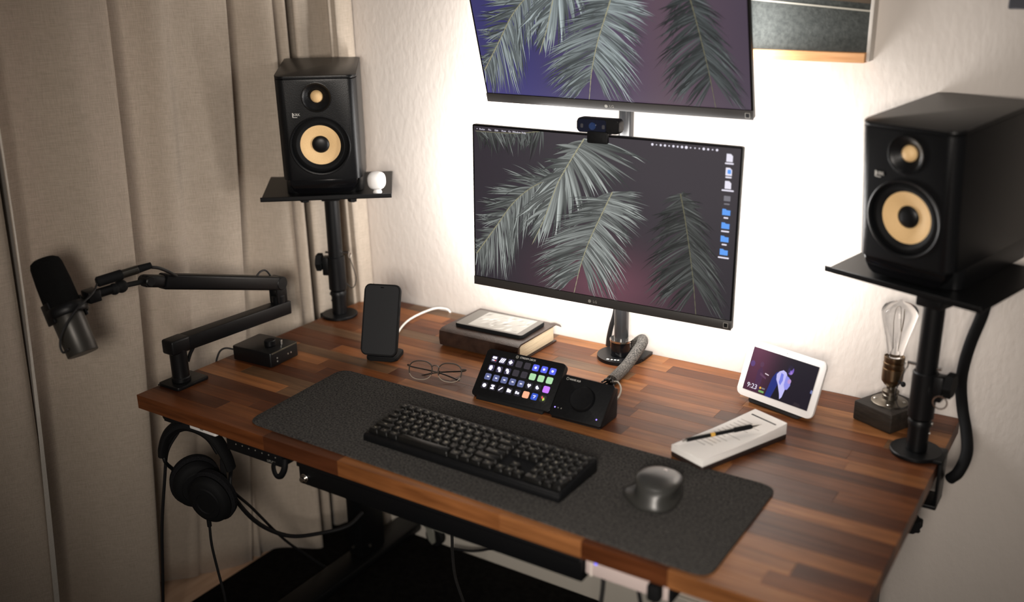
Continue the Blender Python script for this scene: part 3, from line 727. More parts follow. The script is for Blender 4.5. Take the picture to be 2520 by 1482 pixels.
# arm: clamp plate, post, low arm, riser, top arm, knuckle, ball joint
ar = root('boom_stand', (.037, .09, 0), label='low profile black mic arm clamped to the front left corner of the desk', cat='boom stand')
A_ = T(-.037, -.09, 0)
obj('clamp_plate', B().prism(rrect(.066, .085, .006, 3, .034, .098), .0003, .008, .0015, 2, A_).box(.0008, .010, .062, .135, -.06, .0, .002, 2, T(-.0105, 0, 0) @ A_).box(-.0095, .05, .07, .125, -.068, -.06, .002, 2, A_), M_blackm, ar)
obj('post', B().cyl(.0205, .008, .020, 28, .002, A_ @ T(.037, .09, 0)).cyl(.0185, .018, .082, 28, .001, A_ @ T(.037, .09, 0)).box(.018, .055, .064, .112, .076, .109, .005, 3, A_), M_blackm, ar)
Ml, ll = basis((.036, .07, .0925), (.036, .418, .0830))
obj('lower_arm', B().box(-.0165, .0165, -.0165, .0165, 0, ll, .003, 2, A_ @ Ml), M_blackm, ar)
obj('brace', B().tube([(.037, .112, .045), (.037, .122, .062), (.037, .137, .078)], .004, 8, 2, A_), M_blackm, ar)
obj('riser', B().cyl(.0165, .095, .118, 24, .002, A_ @ T(.034, .395, 0)).box(.020, .025, .38, .412, .10, .160, .002, 2, A_).box(.043, .048, .38, .412, .10, .160, .002, 2, A_).cyl(.0165, .018, .051, 24, .002, A_ @ T(0, .398, .148) @ Ry(PI/2)), M_blackm, ar)
Mu, ul = basis((.034, .40, .146), (.030, .080, .238))
obj('upper_arm', B().prism(rrect(.032, .033, .006, 3), 0, ul, .002, 2, A_ @ Mu), M_blackm, ar)
obj('wrist', B().prism(rrect(.024, .026, .006, 3), ul-.002, ul+.048, .005, 3, A_ @ Mu).cyl(.011, -.016, .016, 20, .002, A_ @ Mu @ T(0, 0, ul+.040) @ Ry(PI/2)), M_blackm, ar)
yj = Vector((.041, -.027, .258)); we = Mu @ Vector((0, 0, ul+.04))
obj('ball_joint', B().tube([we, (we+yj)/2, yj], .0055, 10, 2, A_).ell(yj, .0135, .0135, .0135, M=A_).ell((.0405, -.043, .2565), .012, .011, .012, M=A_), M_rubber, ar)
Mj, jl = basis((.041, -.036, .258), (.034, -.100, .2555))
obj('mic_coupler', B().cyl(.0095, 0, jl, 20, .001, A_ @ Mj).box(-.016, .016, -.012, .012, jl-.022, jl+.004, .003, 2, A_ @ Mj), M_blackm, ar)
obj('cable_channel_loop', B().tube([(.031, .335, .178), (.031, .350, .187), (.031, .366, .186), (.031, .378, .172), (.031, .383, .160)], .0022, 8, 5, A_), M_cable, ar)
# connector + cables of the microphone
xc = root('microphone_cable', (.045, -.02, .28), label='thin black cable with connector joining the microphone to its arm', cat='cable')
X_ = T(-.045, .02, -.28)
Mx, xl = basis((.028, -.072, .2765), (.064, .023, .290))
obj('connector_socket', B().cyl(.0105, 0, xl*.52, 20, .003, X_ @ Mx), M_rubber, xc)
obj('connector_plug', B().cyl(.0088, xl*.5, xl*.82, 20, .001, X_ @ Mx), pbsdf('connector_grey', lin(70, 68, 64), .35, .8), xc)
obj('strain_relief', B().lathe([(0, xl*.8), (.0082, xl*.8), (.0065, xl*1.08), (0, xl*1.08)], 16, X_ @ Mx), M_rubber, xc)
obj('cable', B().tube([(.063, .023, .289), (.067, .047, .281), (.061, .074, .265), (.048, .097, .250), (.036, .118, .236)], .0034, 10, 6, X_), M_cable, xc)
obj('lead', B().tube([(.030, -.070, .276), (.060, -.105, .268), (.068, -.150, .248), (.064, -.178, .218), (.063, -.189, .193), (.071, -.191, .177), (.079, -.185, .183)], .0022, 8, 6, X_), M_cable, xc)

# ------------------------------------------------------------------ audio interface
ai = root('audio_interface', (.083, .295, 0), (0, 0, .06), 'small flat black audio interface box beside the mic arm', 'audio interface')
obj('case', B().prism(rrect(.118, .092, .006, 4), .002, .036, .002, 2), M_dark, ai)
obj('front_trim', B().box(.0575, .0596, -.042, .042, .0325, .036, .0006, 1), pbsdf('trim_grey', lin(95, 90, 78), .4, .5), ai)
obj('volume_knob', B().cyl(.013, .036, .050, 28, .0015, T(.020, -.004, 0)), M_dark, ai)
obj('toggle', B().cyl(.003, .036, .0475, 12, .0006, T(.040, .012, 0)), M_zinc, ai)
for y, z, m in ((.010, .018, M_zinc), (.020, .018, M_zinc), (-.026, .020, M_logo_dim), (-.026, .012, M_logo_dim)):
    obj('jack_mark', B().cyl(.0020, 0, .0012, 10, 0, T(.059, y, z) @ Ry(PI/2)), m, ai)
for sx in (-.045, .045):
    for sy in (-.034, .034): obj('rubber_foot', B().cyl(.005, 0, .003, 10, 0, T(sx, sy, 0)), M_rubber, ai)
o = obj('interface_cable', B().tube([(.026, .252, .024), (.010, .243, .027), (.000, .235, .022), (-.004, .228, .010), (-.006, .222, -.010), (-.008, .22, -.06)], .0022, 8), M_cable)
setp(o, 'short black wire looping from the audio interface over the left desk edge', 'cable')

# ------------------------------------------------------------------ phone on its charging stand
ph = root('smartphone', (.3221, .4135, .014), (-.3607, 0, .3609), 'black smartphone with dark screen leaning on the charging stand', 'phone')
obj('body', B().prism(rrect(.0865, .1645, .0135, 7, 0, .0822), 0, .0105, .002, 3, SW), M_rubber, ph)
obj('screen', B().prism(rrect(.0795, .1575, .0105, 7, 0, .0822), -.0006, .0002, 0, 1, SW), pbsdf('phone_glass', lin(38, 39, 41), .3), ph)
obj('sensor_notch', B().prism(rrect(.008, .0022, .001, 3, 0, .1565), -.0008, -.0003, 0, 1, SW), M_gloss, ph)
obj('side_button', B().box(.0428, .0440, .004, .0075, .095, .115, .0004, 1), M_rubber, ph)
cs = root('charging_stand', (.324, .425, 0), (0, 0, .3609), 'black wireless charging stand under the phone', 'phone stand')
obj('base', B().prism(rrect(.074, .066, .012, 5, 0, .022), .0002, .009, .002, 2), M_rubber, cs)
obj('rest', B().prism(rrect(.066, .11, .014, 5, 0, .062), 0, .009, .002, 2, T(0, .0035, .0105) @ Rx(-.3607) @ SW), M_rubber, cs)
obj('ledge', B().box(-.033, .033, -.013, .012, .008, .0125, .002, 2), M_rubber, cs)
o = obj('charging_cable', B().tube([(.335, .452, .006), (.275, .53, .005), (.238, .600, .006), (.220, .655, .007), (.219, .705, .009), (.228, .745, .011), (.243, .7645, .010), (.262, .7700, .004), (.268, .7795, -.03)], .0026, 10), pbsdf('white_cable', lin(236, 230, 222), .5))
setp(o, 'white charging cable running from the phone stand to the wall', 'cable')

# ------------------------------------------------------------------ book and e-reader
BY = .03
bk = root('book', (.497, .66, 0), (0, 0, -.005), 'thick brown leather bound book lying below the e-reader', 'book')
obj('pages', B().box(-.105, .108, -.083, .066, .0045, .0405, .002, 2), M_pages, bk)
cov = B()
prof = [(.074, .0445), (-.085, .0450), (-.096, .040), (-.0985, .0225), (-.096, .005), (-.085, .0005), (.074, .0005), (.074, .0035), (-.083, .0035), (-.0915, .007), (-.0940, .0225), (-.0915, .038), (-.083, .0418), (.074, .0415)]
cov.prism(prof, -.1115, .1115, .0007, 1, Matrix(((0, 0, 1, 0), (1, 0, 0, 0), (0, 1, 0, 0), (0, 0, 0, 1))))
cv = obj('leather_cover', cov, M_leather, bk)
obj('cover_corner', B().tube([(.095, .066, .0435), (.108, .073, .0440), (.117, .082, .0385)], .0042, 8, 4, flat=(.35, 2.2)), M_leather, cv)
er = root('ebook_reader', (.501, .606+.055-.010, .0456), (0, 0, .032), 'black e-reader with a pale sleeping screen on top of the book', 'e-reader')
obj('body', B().prism(rrect(.186, .112, .009, 5), 0, .0088, .0022, 3), M_rubber, er)
scn = obj('bezel', B().prism(rrect(.183, .109, .0075, 5), .0086, .0092, 0, 1), pbsdf('grey_bezel', lin(84, 80, 74), .35), er)
V, F, C = [], [], []
def quad(pts, col, z):
    b0 = len(V); V.extend([(x_, y_, z) for x_, y_ in pts]); C.extend([col]*len(pts)); F.append(tuple(range(b0, b0+len(pts))))
quad([(-.060, -.048), (.076, -.048), (.076, .048), (-.060, .048)], lin(150, 147, 140)[:3], .0093)
rn = random.Random(3)
for i in range(46):
    x_, y_ = rn.uniform(-.055, .070), rn.uniform(-.042, .042); l_ = rn.uniform(.010, .030); w_ = rn.uniform(.0012, .0035)
    a = .9+rn.uniform(-.3, .3)+(x_*4); dx, dy = math.cos(a)*l_/2, math.sin(a)*l_/2; nx_, ny_ = -math.sin(a)*w_, math.cos(a)*w_
    c = rn.choice((196, 188, 180, 110, 128)); cl = lambda q: (max(-.060, min(.076, q[0])), max(-.048, min(.048, q[1])))
    quad([cl((x_-dx, y_-dy)), cl((x_+nx_, y_+ny_)), cl((x_+dx, y_+dy)), cl((x_-nx_, y_-ny_))], lin(c, c-3, c-8)[:3], .00935+i*.000003)
vmesh('screen_picture', V, F, C, M_eink, scn)

# ------------------------------------------------------------------ eyeglasses
gl = root('eyeglasses', (.505, .384, 0), (0, 0, .32), 'thin metal framed eyeglasses folded on the desk', 'glasses')
M_rim = pbsdf('rim_gunmetal', lin(62, 54, 48), .4, .3)
M_rim2 = pbsdf('rim_clear_nylon', lin(150, 140, 126), .3)
GT = T(0, 0, .002) @ Rx(-.42)
def lens_outline(cx, n=36, k=1.0):
    out = []
    for i in range(n):
        a = 2*PI*i/n; c_, s_ = math.cos(a), math.sin(a)
        x_ = .0265*math.copysign(abs(c_)**.82, c_); z_ = .0205*math.copysign(abs(s_)**.82, s_)
        x_ *= 1+.05*s_
        out.append((cx+x_*k, z_*k+.0215))
    return out
for sx in (-1, 1):
    pts = lens_outline(sx*.0335)
    obj('rim', B().tube([(x_, 0, z_) for x_, z_ in pts[-2:]+pts[:21]], .0014, 6, 1, GT), M_rim, gl)
    obj('lower_rim', B().tube([(x_, 0, z_) for x_, z_ in pts[20:]+pts[:1]], .0009, 6, 1, GT), M_rim2, gl)
    obj('lens', B().prism(lens_outline(sx*.0335, 36, .985), -.0007, .0007, 0, 1, GT @ SW), M_lens, gl)
    obj('nose_pad', B().ell((sx*.009, .004, .020), .0014, .0012, .0045, 12, 8, GT), M_rim, gl)
    tp = [(sx*.060, 0, .030), (sx*.066, .004, .031), (sx*.067, .010, .030), (sx*.055, .016+.003*sx, .027), (0, .022+.004*sx, .020), (-sx*.045, .024+.005*sx, .008), (-sx*.062, .022+.004*sx, -.002)]
    tm = obj('temple', B().tube(tp, .0011, 6, 5, GT, flat=(1.6, .8)), M_rim, gl)
    e1, e2 = Vector(tp[-2]), Vector(tp[-1])
    obj('temple_tip', B().tube([e1, e1.lerp(e2, .5), e2], .0024, 8, 3, GT), M_rubber, tm)
obj('bridge', B().tube([(-.0095, 0, .030), (-.005, -.001, .0335), (0, -.0015, .0345), (.005, -.001, .0335), (.0095, 0, .030)], .0011, 6, 4, GT), M_rim, gl)
# ------------------------------------------------------------------ key deck and dial box
dk = root('button_deck', (.7134, .3636, 0), (0, 0, .0356), 'black control deck with a grid of glowing picture keys', 'control deck')
FT = T(0, 0, .008) @ Rx(-.7617)
DWd, DH = .187, .107
obj('face', B().prism(rrect(DWd, DH, .006, 5, 0, DH/2), 0, .015, .0018, 2, FT @ SW), M_black, dk)
obj('stand', B().prism([(-.004, .0003), (.082, .0003), (.082, .020), (.084, .074), (.070, .078), (.012, .016), (-.002, .006)], -.080, .080, .002, 2, Matrix(((0, 0, 1, 0), (1, 0, 0, 0), (0, 1, 0, 0), (0, 0, 0, 1)))), M_rubber, dk)
lg = obj('logo', B().lathe([(.0022, 0), (.0036, 0), (.0036, .0003), (.0022, .0003)], 20, FT @ T(-.020, -.0002, .1005) @ FR).cyl(.0012, 0, .0003, 12, 0, FT @ T(-.020, -.0002, .1005) @ FR), M_logo_dim, dk, smooth=False)
text('lettering', 'STREAM DECK', .0058, M_logo, dk, FT @ T(.0055, -.0003, .1005) @ Rx(PI/2))
KC = {'w': lin(62, 58, 82), 'k': lin(58, 54, 62), 'b': lin(92, 104, 240), 'g': lin(176, 222, 172), 's': lin(104, 112, 160), 'd': lin(40, 38, 48), 'p': lin(196, 120, 255), 'o': lin(255, 176, 140), 'B': lin(58, 96, 220), 'm': lin(44, 46, 36)}
ICON = emis('key_icon_white', lin(238, 235, 255), 1.3)
layout = ['wwwkkbbb', 'wwwkkggg', 'sssssddp', 'dddddoBm']
km = B().prism(rrect(.0142, .0142, .0026, 3), -.0008, .0008, .0003, 1); kme = obj('key', km, M_gloss, dk); kmesh = kme.data; bpy.data.objects.remove(kme)
def icon_shape(r, c):
    b = B(); Z0, Z1 = .0007, .0011
    def P(pts): b.prism(pts, Z0, Z1)
    k = (r, c)
    if k == (0, 0): P(rrect(.010, .0050, .0012, 3, 0, .0030)); P(rrect(.0080, .0022, .0006, 2, -.0005, -.0030))
    elif k == (0, 1):
        for d in (-.004, 0, .004): P([(d-.0032, -.0050), (d-.0006, -.0050), (d+.0032, .0052), (d+.0006, .0052)])
    elif k == (0, 2): P(circ(.0040, 14)); P(rrect(.0020, .0100, .0006, 2)); P(rrect(.0100, .0020, .0006, 2))
    elif r == 1 and c < 3:
        P(circ(.0028, 12, -.0018 if c else 0, .0026)); P(circ(.0028, 12, .0016 if c else 0, -.0030)); P(rrect(.0028, .0085, .001, 2, .0010 if c else -.003, 0)); P(rrect(.0085, .0018, .0006, 2, 0, 0))
    elif r == 0 and c >= 5: P(rrect(.0050, .0044, .0014, 3)); P(circ(.0016, 10, 0, -.0012))
    elif r == 2 and c < 5: P(rrect(.0052, .0024, .0009, 3, .0008, 0))
    elif k == (2, 5): P([(0, -.0050), (.0045, .0012), (.0022, .0042), (0, .0026), (-.0022, .0042), (-.0045, .0012)])
    elif k == (2, 6): P([(.0042*math.cos(a), .0042*math.sin(a)) for a in [PI*.6+PI*1.3*i/12 for i in range(13)]]+[(.0012, .0012)])
    elif k == (3, 0): P(circ(.0046, 8))
    elif k == (3, 1): P(rrect(.0085, .0036, .0015, 3, 0, .0030)); P(rrect(.0085, .0036, .0015, 3, 0, -.0030)); P([(-.002, 0.001), (.003, .001), (.001, -.002)])
    elif k == (3, 2): P([(-.0046, -.0030), (-.0030, -.0046), (.0046, .0030), (.0030, .0046)])
    elif k == (3, 3): P([(-.0048, -.0036), (.0048, -.0036), (.0048, .0026), (.0008, .0026), (-.0008, .0042), (-.0048, .0042)])
    elif k == (3, 4): P(rrect(.0040, .0062, .0008, 2, -.0026, 0)); P(rrect(.0040, .0044, .0008, 2, .0024, -.0008))
    elif k == (3, 6): P([(-.0030, .0012), (.0034, .0012), (.0034, .0026), (-.0030, .0026)]); P([(-.0012, -.0035), (.0004, -.0035), (.0024, .0), (.0008, 0)])
    elif k == (3, 7): P([(-.0048, .0030), (-.0018, .0050), (.0016, -.0010), (-.0012, -.0018)])
    else: b.bm.free(); return None
    return b
for r in range(4):
    for c in range(8):
        code = layout[r][c]
        mkey = 'key_'+code
        if mkey not in MATS: emis(mkey, KC[code], {'g': 1.0, 'p': 1.15, 'b': 1.0, 'o': 1.1}.get(code, .85), .25)
        me = kmesh.copy(); me.materials.clear(); me.materials.append(MATS[mkey])
        ko = inst('key', me, dk, FT @ T(-.0700+.0200*c, -.0002, .0855-.0203*r) @ Rx(PI/2))
        ib = icon_shape(r, c)
        if ib: obj('key_icon', ib, ICON if (r, c) != (3, 7) else emis('icon_red', lin(225, 90, 90), 1), ko, smooth=False)
        if (r, c) == (3, 7): obj('key_icon', B().prism([(.0010, -.0050), (.0044, -.0022), (.0022, .0030), (-.0008, -.0010)], .0007, .0011), emis('icon_lime', lin(200, 225, 90), 1), ko, smooth=False)
        if (r, c) == (0, 0): obj('key_icon', B().prism(rrect(.0032, .0026, .0006, 2, .0034, -.0030), .0009, .0012), emis('icon_red', lin(225, 90, 90), 1), ko, smooth=False)

wv = root('dial_box', (.8690, .3585, 0), (0, 0, -.008), 'black audio mixer box with a large dial beside the key deck', 'mixer')
FW = T(0, 0, .008) @ Rx(-.7517)
WW, WH = .116, .089
obj('case', B().prism(rrect(WW, WH, .005, 5, 0, WH/2), 0, .012, .0015, 2, FW @ SW).prism([(.004, .0003), (.075, .0003), (.078, .060), (.066, .068), (.012, .018)], -.056, .056, .002, 2, Matrix(((0, 0, 1, 0), (1, 0, 0, 0), (0, 1, 0, 0), (0, 0, 0, 1)))), M_black, wv)
obj('dial', B().lathe([(.0262, 0), (.0262, .0005), (.0250, .0075), (.0235, .0090), (.0200, .0086), (0, .0080)], 44, FW @ T(.002, 0, .046) @ FR), M_black, wv)
obj('logo', B().lathe([(.0020, 0), (.0032, 0), (.0032, .0003), (.0020, .0003)], 20, FW @ T(-.0465, -.0002, .0815) @ FR), M_logo_dim, wv, smooth=False)
text('lettering', 'WAVE XLR', .0052, M_logo, wv, FW @ T(-.0295, -.0003, .0812) @ Rx(PI/2))
M_led = emis('led_violet', lin(150, 130, 255), 3.)
for x_, z_, m in ((-.051, .0180, M_led), (-.0435, .0180, M_logo_dim), (-.0365, .0180, M_logo_dim), (.045, .0135, M_led)):
    obj('indicator', B().prism(circ(.0013, 10, x_, z_), -.0004, .0002, 0, 1, FW @ SW), m, wv, smooth=False)

# braided cable sleeve from the monitor pole to the dial box
sl = root('cable_sleeve', (.835, .66, 0), label='grey braided cable sleeve curling from the monitor pole to the dial box', cat='cable sleeve')
S_ = T(-.835, -.66, 0)
obj('sleeve', B().tube([(.800, .757, .012), (.812, .757, .030), (.830, .742, .045), (.842, .715, .046), (.842, .685, .034), (.840, .645, .018), (.842, .600, .0135), (.846, .562, .0135)], .0125, 18, 7, S_), M_braid, sl)
for i in range(9):
    a = 2*PI*i/9
    obj('frayed_end', B().tube([(.846, .563, .0135), (.848+.010*math.cos(a), .548, .0150+.009*math.sin(a)), (.850+.014*math.cos(a), .535, max(.0022, .0145+.0115*math.sin(a)))], .0021, 6, 3, S_), M_cable, sl)
o = obj('audio_lead', B().tube([(.850, .55, .016), (.868, .548, .020), (.886, .527, .016), (.893, .500, .008), (.888, .475, .006), (.880, .452, .014), (.876, .430, .030)], .0021, 8), pbsdf('pale_lead', lin(150, 142, 130), .4))
setp(o, 'thin pale cable looping into the back of the dial box', 'cable')
o = obj('video_cable', B().tube([(.768, .742, .19), (.752, .760, .10), (.738, .765, .05), (.729, .7705, .010), (.724, .7795, -.05)], .006, 10), M_cable)
setp(o, 'black cable dropping behind the monitor pole', 'cable')

# ------------------------------------------------------------------ keyboard
kb = root('keyboard', (.783, .078, .0042), (0, 0, -.018), 'full size black keyboard on the felt mat', 'keyboard')
KW, KD, U = .437, .131, .01905
KT = T(0, 0, .013) @ Rx(math.radians(5.2))
obj('case', B().prism([(0, .0004), (KD, .0004), (KD, .0265), (KD-.004, .0290), (.004, .0150), (0, .011)], -KW/2, KW/2, .002, 2, Matrix(((0, 0, 1, 0), (1, 0, 0, 0), (0, 1, 0, 0), (0, 0, 0, 1)))), M_black, kb)
obj('top_plate', B().box(-KW/2+.004, KW/2-.004, .005, KD-.003, 0, .0022, .0008, 1, KT), M_black, kb)
M_key = add_noise(pbsdf('keycap_plastic', lin(18, 18, 18), .36, 0, .35), 500, lin(15, 15, 15), lin(20, 20, 19), .1, None, 2)
M_leg = pbsdf('keycap_legend', lin(205, 198, 178), .5)
caps = {}
def capmesh(w, hgt=1.):
    k = (round(w, 2), hgt)
    if k not in caps:
        b = B(); W_, D_ = w*U-.0016, hgt*U-.0016; n = 3
        rings = [(1, 1, 0, .0012), (.97, .97, .003, .0014), ((W_-.0042)/W_, (D_-.0046)/D_, .0078, .0022), ((W_-.0058)/W_, (D_-.0062)/D_, .0084, .0022)]
        vs = []
        for sx, sy, z, rr in rings:
            vs.append([b.bm.verts.new((x_, y_, z)) for x_, y_ in rrect(W_*sx, D_*sy, rr, n)])
        for a, c in zip(vs[:-1], vs[1:]):
            for i in range(len(a)): b.bm.faces.new((a[i], a[(i+1) % len(a)], c[(i+1) % len(c)], c[i]))
        ct = b.bm.verts.new((0, 0, .0076))
        for i in range(len(vs[-1])): b.bm.faces.new((vs[-1][i], vs[-1][(i+1) % len(vs[-1])], ct))
        o_ = obj('keycap', b, M_key, None); caps[k] = o_.data; bpy.data.objects.remove(o_)
    return caps[k]
legs = {}
def key(x, y, w=1, leg=None, h=1.):
    M = KT @ T(x, y, .0022)
    ko = inst('keycap', capmesh(w, h), kb, M)
    if leg:
        if leg not in legs:
            s = .0066 if len(leg) == 1 else .0034
            me = text_mesh(leg, s, .00004, 'CENTER', 1); me.materials.clear(); me.materials.append(M_leg); legs[leg] = me
        inst('legend', legs[leg], ko, T(0, .0008, .00815))
X0 = -22.5*U/2; Y0 = .0105
rowsK = [
 (0, [(1.25, 'ctrl'), (1.25, 'opt'), (1.25, 'cmd'), (6.25, None), (1.25, 'cmd'), (1.25, 'opt'), (1.25, 'fn'), (1.25, 'ctrl')]),
 (1, [(2.25, 'shift')]+[(1, c) for c in 'ZXCVBNM,./']+[(2.75, 'shift')]),
 (2, [(1.75, 'caps')]+[(1, c) for c in "ASDFGHJKL;'"]+[(2.25, 'return')]),
 (3, [(1.5, 'tab')]+[(1, c) for c in 'QWERTYUIOP[]']+[(1.5, '\\')]),
 (4, [(1, c) for c in '`1234567890-=']+[(2, 'delete')]),
 (5, [(1, 'esc')]+[(1, 'F%d' % i) for i in range(1, 13)]+[(1, 'F13'), (1, 'F14')])]
for r, ks in rowsK:
    x = 0.
    for w, lg_ in ks:
        key(X0+(x+w/2)*U, Y0+(r+.5)*U*.975, w, lg_); x += w
for c, (a5, a4, a3) in enumerate((('F15', 'ins', 'del'), ('F16', 'home', 'end'), ('F17', 'up', 'dn'))):
    for r, lg_ in ((5, a5), (4, a4), (3, a3)): key(X0+(15.25+c+.5)*U, Y0+(r+.5)*U*.975, 1, lg_)
    key(X0+(15.25+c+.5)*U, Y0+.5*U*.975, 1, '<v>'[c])
key(X0+(16.25+.5)*U, Y0+1.5*U*.975, 1, '^')
for r, ch in ((5, 'abcd'), (4, 'c=/*'), (3, '789-'), (2, '456+'), (1, '123')):
    for c, l_ in enumerate(ch): key(X0+(18.5+c+.5)*U, Y0+(r+.5)*U*.975, 1, l_ if r < 5 else 'F1%d' % (8+c if c < 2 else 9))
key(X0+(18.5+1)*U, Y0+.5*U*.975, 2, '0'); key(X0+(20.5+.5)*U, Y0+.5*U*.975, 1, '.'); key(X0+(21.5+.5)*U, Y0+1.0*U*.975, 1, 'ent', 2.)
obj('maker_mark', B().box(-.004, .004, KD-.0095, KD-.0080, .0022, .0026, 0, 1, KT @ T(-.025, 0, 0)), M_logo_dim, kb, smooth=False)

# ------------------------------------------------------------------ mouse
mo = root('mouse', (1.132, .184, .0042), (0, 0, .12), 'dark grey ergonomic computer mouse with thumb rest on the felt mat', 'mouse')
def outl(th, wing):
    c_, s_ = math.cos(th), math.sin(th)
    x_ = .0385*math.copysign(abs(c_)**.85, c_); y_ = .060*math.copysign(abs(s_)**.85, s_)
    x_ *= 1-.10*(y_/.06)
    if wing and c_ < 0: x_ -= .021*math.exp(-((y_+.010)/.028)**2)
    return x_, y_
b = B(); rings = []; n = 48
for z, xs_, ys_, wg, sy in ((.0006, .95, .95, 1, 0), (.003, 1, 1, 1, 0), (.006, .99, .99, 1, 0), (.0095, .94, .975, .75, 0), (.014, .885, .95, .25, .001), (.019, .86, .93, 0, .002), (.025, .875, .90, 0, .003), (.030, .93, .86, 0, .004), (.034, .965, .81, 0, .005),
                          (.0375, .93, .72, 0, .006), (.040, .80, .57, 0, .006), (.0418, .55, .36, 0, .006), (.0425, .24, .16, 0, .006)):
    ring = []
    for i in range(n):
        th = 2*PI*i/n; a = outl(th, True); c_ = outl(th, False)
        x_ = (a[0]*wg+c_[0]*(1-wg))*xs_; y_ = c_[1]*ys_+sy
        zz = z-(.08*x_*(z/.05) if z > .012 else 0) - (.16*max(0, y_+.01)*(z/.05) if z > .012 else 0)
        ring.append(b.bm.verts.new((x_, y_, zz)))
    rings.append(ring)
b.bm.faces.new(rings[0][::-1])
for a, c_ in zip(rings[:-1], rings[1:]):
    for i in range(n): b.bm.faces.new((a[i], a[(i+1) % n], c_[(i+1) % n], c_[i]))
b.bm.faces.new(rings[-1])
obj('shell', b, add_noise(pbsdf('graphite_shell', lin(50, 50, 48), .36), 600, lin(46, 46, 44), lin(54, 54, 52), .05, None, 2), mo, ang=1.4)
obj('scroll_wheel', B().cyl(.0105, -.0035, .0035, 24, .001, T(.002, .026, .0270) @ Ry(PI/2)), M_chrome, mo)
obj('thumb_wheel', B().cyl(.0065, -.005, .005, 20, .001, T(-.034, .006, .022) @ Rx(PI/2)), M_zinc, mo)
obj('button_split', B().tube([(.001, .040, .024), (.001, .050, .018), (.001, .057, .012)], .0006, 6, 4), M_gloss, mo)

# ------------------------------------------------------------------ card tray with pen
tr = root('card_tray', (1.1215, .322, 0), (0, 0, -.3857), 'white paper card stack in a dark low tray beside the smart display', 'card tray')
TW, TL = .083, .226
topf = lambda y_: .0225+.010*(y_/TL)**2.2
obj('tray_base', B().prism(rrect(TW, TL, .007, 4, 0, TL/2), .0004, .0095, .0015, 2), pbsdf('dark_walnut_tray', lin(40, 30, 27), .5), tr)
cb = B(); seg = 14
side = [(0.002+(TL-.004)*j/seg, topf((TL)*j/seg)) for j in range(seg+1)]
cb.prism([(.002, .0095)]+[(.002, .0125)]+side+[(TL-.002, .0095)], -TW/2+.0015, TW/2-.0015, .0012, 2, Matrix(((0, 0, 1, 0), (1, 0, 0, 0), (0, 1, 0, 0), (0, 0, 0, 1))))
obj('card_stack', cb, M_paper, tr)
obj('card_slot', B().box(-.030, .030, TL-.024, TL-.0205, topf(TL-.022)-.001, topf(TL-.022)+.0006, .0003, 1), M_rubber, tr)
M_ink = pbsdf('pencil_grey', lin(150, 146, 142), .8)
rn = random.Random(8)
for i in range(13):
    y_ = .175-.0105*i
    l_ = rn.uniform(.022, .055)
    obj('written_line', B().box(-.030, -.030+l_, y_-.0005, y_+.0005, topf(y_)-.0005, topf(y_)+.0003), M_ink, tr, smooth=False)
c0 = Vector((1.105, .3515)); c1 = Vector((1.2085, .4720))
pn = root('pen', (1.105, .3515, .0303), (0, 0, math.atan2(c1.y-c0.y, c1.x-c0.x)), 'black mechanical pencil lying on the white cards', 'pen')
PM = Ry(PI/2-.055)
obj('barrel', B().lathe([(0, .004), (.0036, .004), (.0038, .008), (.0038, .105), (0, .105)], 16, PM), M_dark, pn)
obj('push_button', B().cyl(.0022, -.004, .005, 12, .0006, PM), M_zinc, pn)
obj('gold_band', B().lathe([(.0039, .052), (.0041, .053), (.0041, .060), (.0039, .061)], 16, PM), pbsdf('yellow_print', lin(205, 160, 70), .5), pn)
obj('grip', B().lathe([(.0038, .100), (.0048, .101), (.0048, .134), (.0042, .137), (0, .137)], 16, PM), M_rubber, pn)
obj('tip', B().lathe([(.0040, .137), (.0016, .150), (.0006, .153), (.0005, .158), (0, .158)], 14, PM), M_zinc, pn)

# ------------------------------------------------------------------ smart display
sd = root('smart_display', (1.1788, .6185, 0), (0, 0, -.2837), 'white framed smart display showing a singer on stage and 9:23', 'smart display')
FS = T(0, 0, .012) @ Rx(-.3704)
obj('frame', B().prism(rrect(.180, .1165, .012, 7, 0, .058), 0, .0065, .0016, 3, FS @ SW), M_white, sd)
obj('back', B().prism(rrect(.176, .112, .011, 7, 0, .058), .006, .0095, .001, 2, FS @ SW), pbsdf('charcoal_back', lin(52, 50, 50), .7), sd)
bb = B()
bb.prism([(-.001, .0004), (.062, .0004), (.058, .020), (.042, .060), (.030, .062), (.0085, .016)], -.062, .062, .006, 3, Matrix(((0, 0, 1, 0), (1, 0, 0, 0), (0, 1, 0, 0), (0, 0, 0, 1))))
obj('fabric_foot', bb, pbsdf('charcoal_fabric', lin(34, 33, 34), .9), sd)
V, F, C = [], [], []
SWd, SHd = .153, .0895; zc = .0585
nx, nz = 16, 10
for i in range(nx+1):
    for j in range(nz+1):
        u, w = i/nx, j/nz
        V.append((-SWd/2+SWd*u, -.0008, zc-SHd/2+SHd*w))
        r_ = math.exp(-((u-.08)/.28)**2)*(.5+.5*w)
        C.append([lin(22, 16, 30)[k]*(1-r_)+lin(100, 48, 74)[k]*r_ for k in range(3)])
for i in range(nx):
    for j in range(nz):
        a = i*(nz+1)+j; F.append((a, a+nz+1, a+nz+2, a+1))
lay = [0]
def shp(pts, c, edge=None):
    lay[0] += 1; b0 = len(V)
    for x_, z_ in pts: V.append((-SWd/2+SWd*x_, -.0009-lay[0]*.00001, zc-SHd/2+SHd*z_)); C.append(lin(*c)[:3])
    F.append(tuple(range(b0, b0+len(pts))))
def oval(cx, cz, rx, rz, c, n=16): shp([(cx+rx*math.cos(2*PI*i/n), cz+rz*math.sin(2*PI*i/n)) for i in range(n)], c)
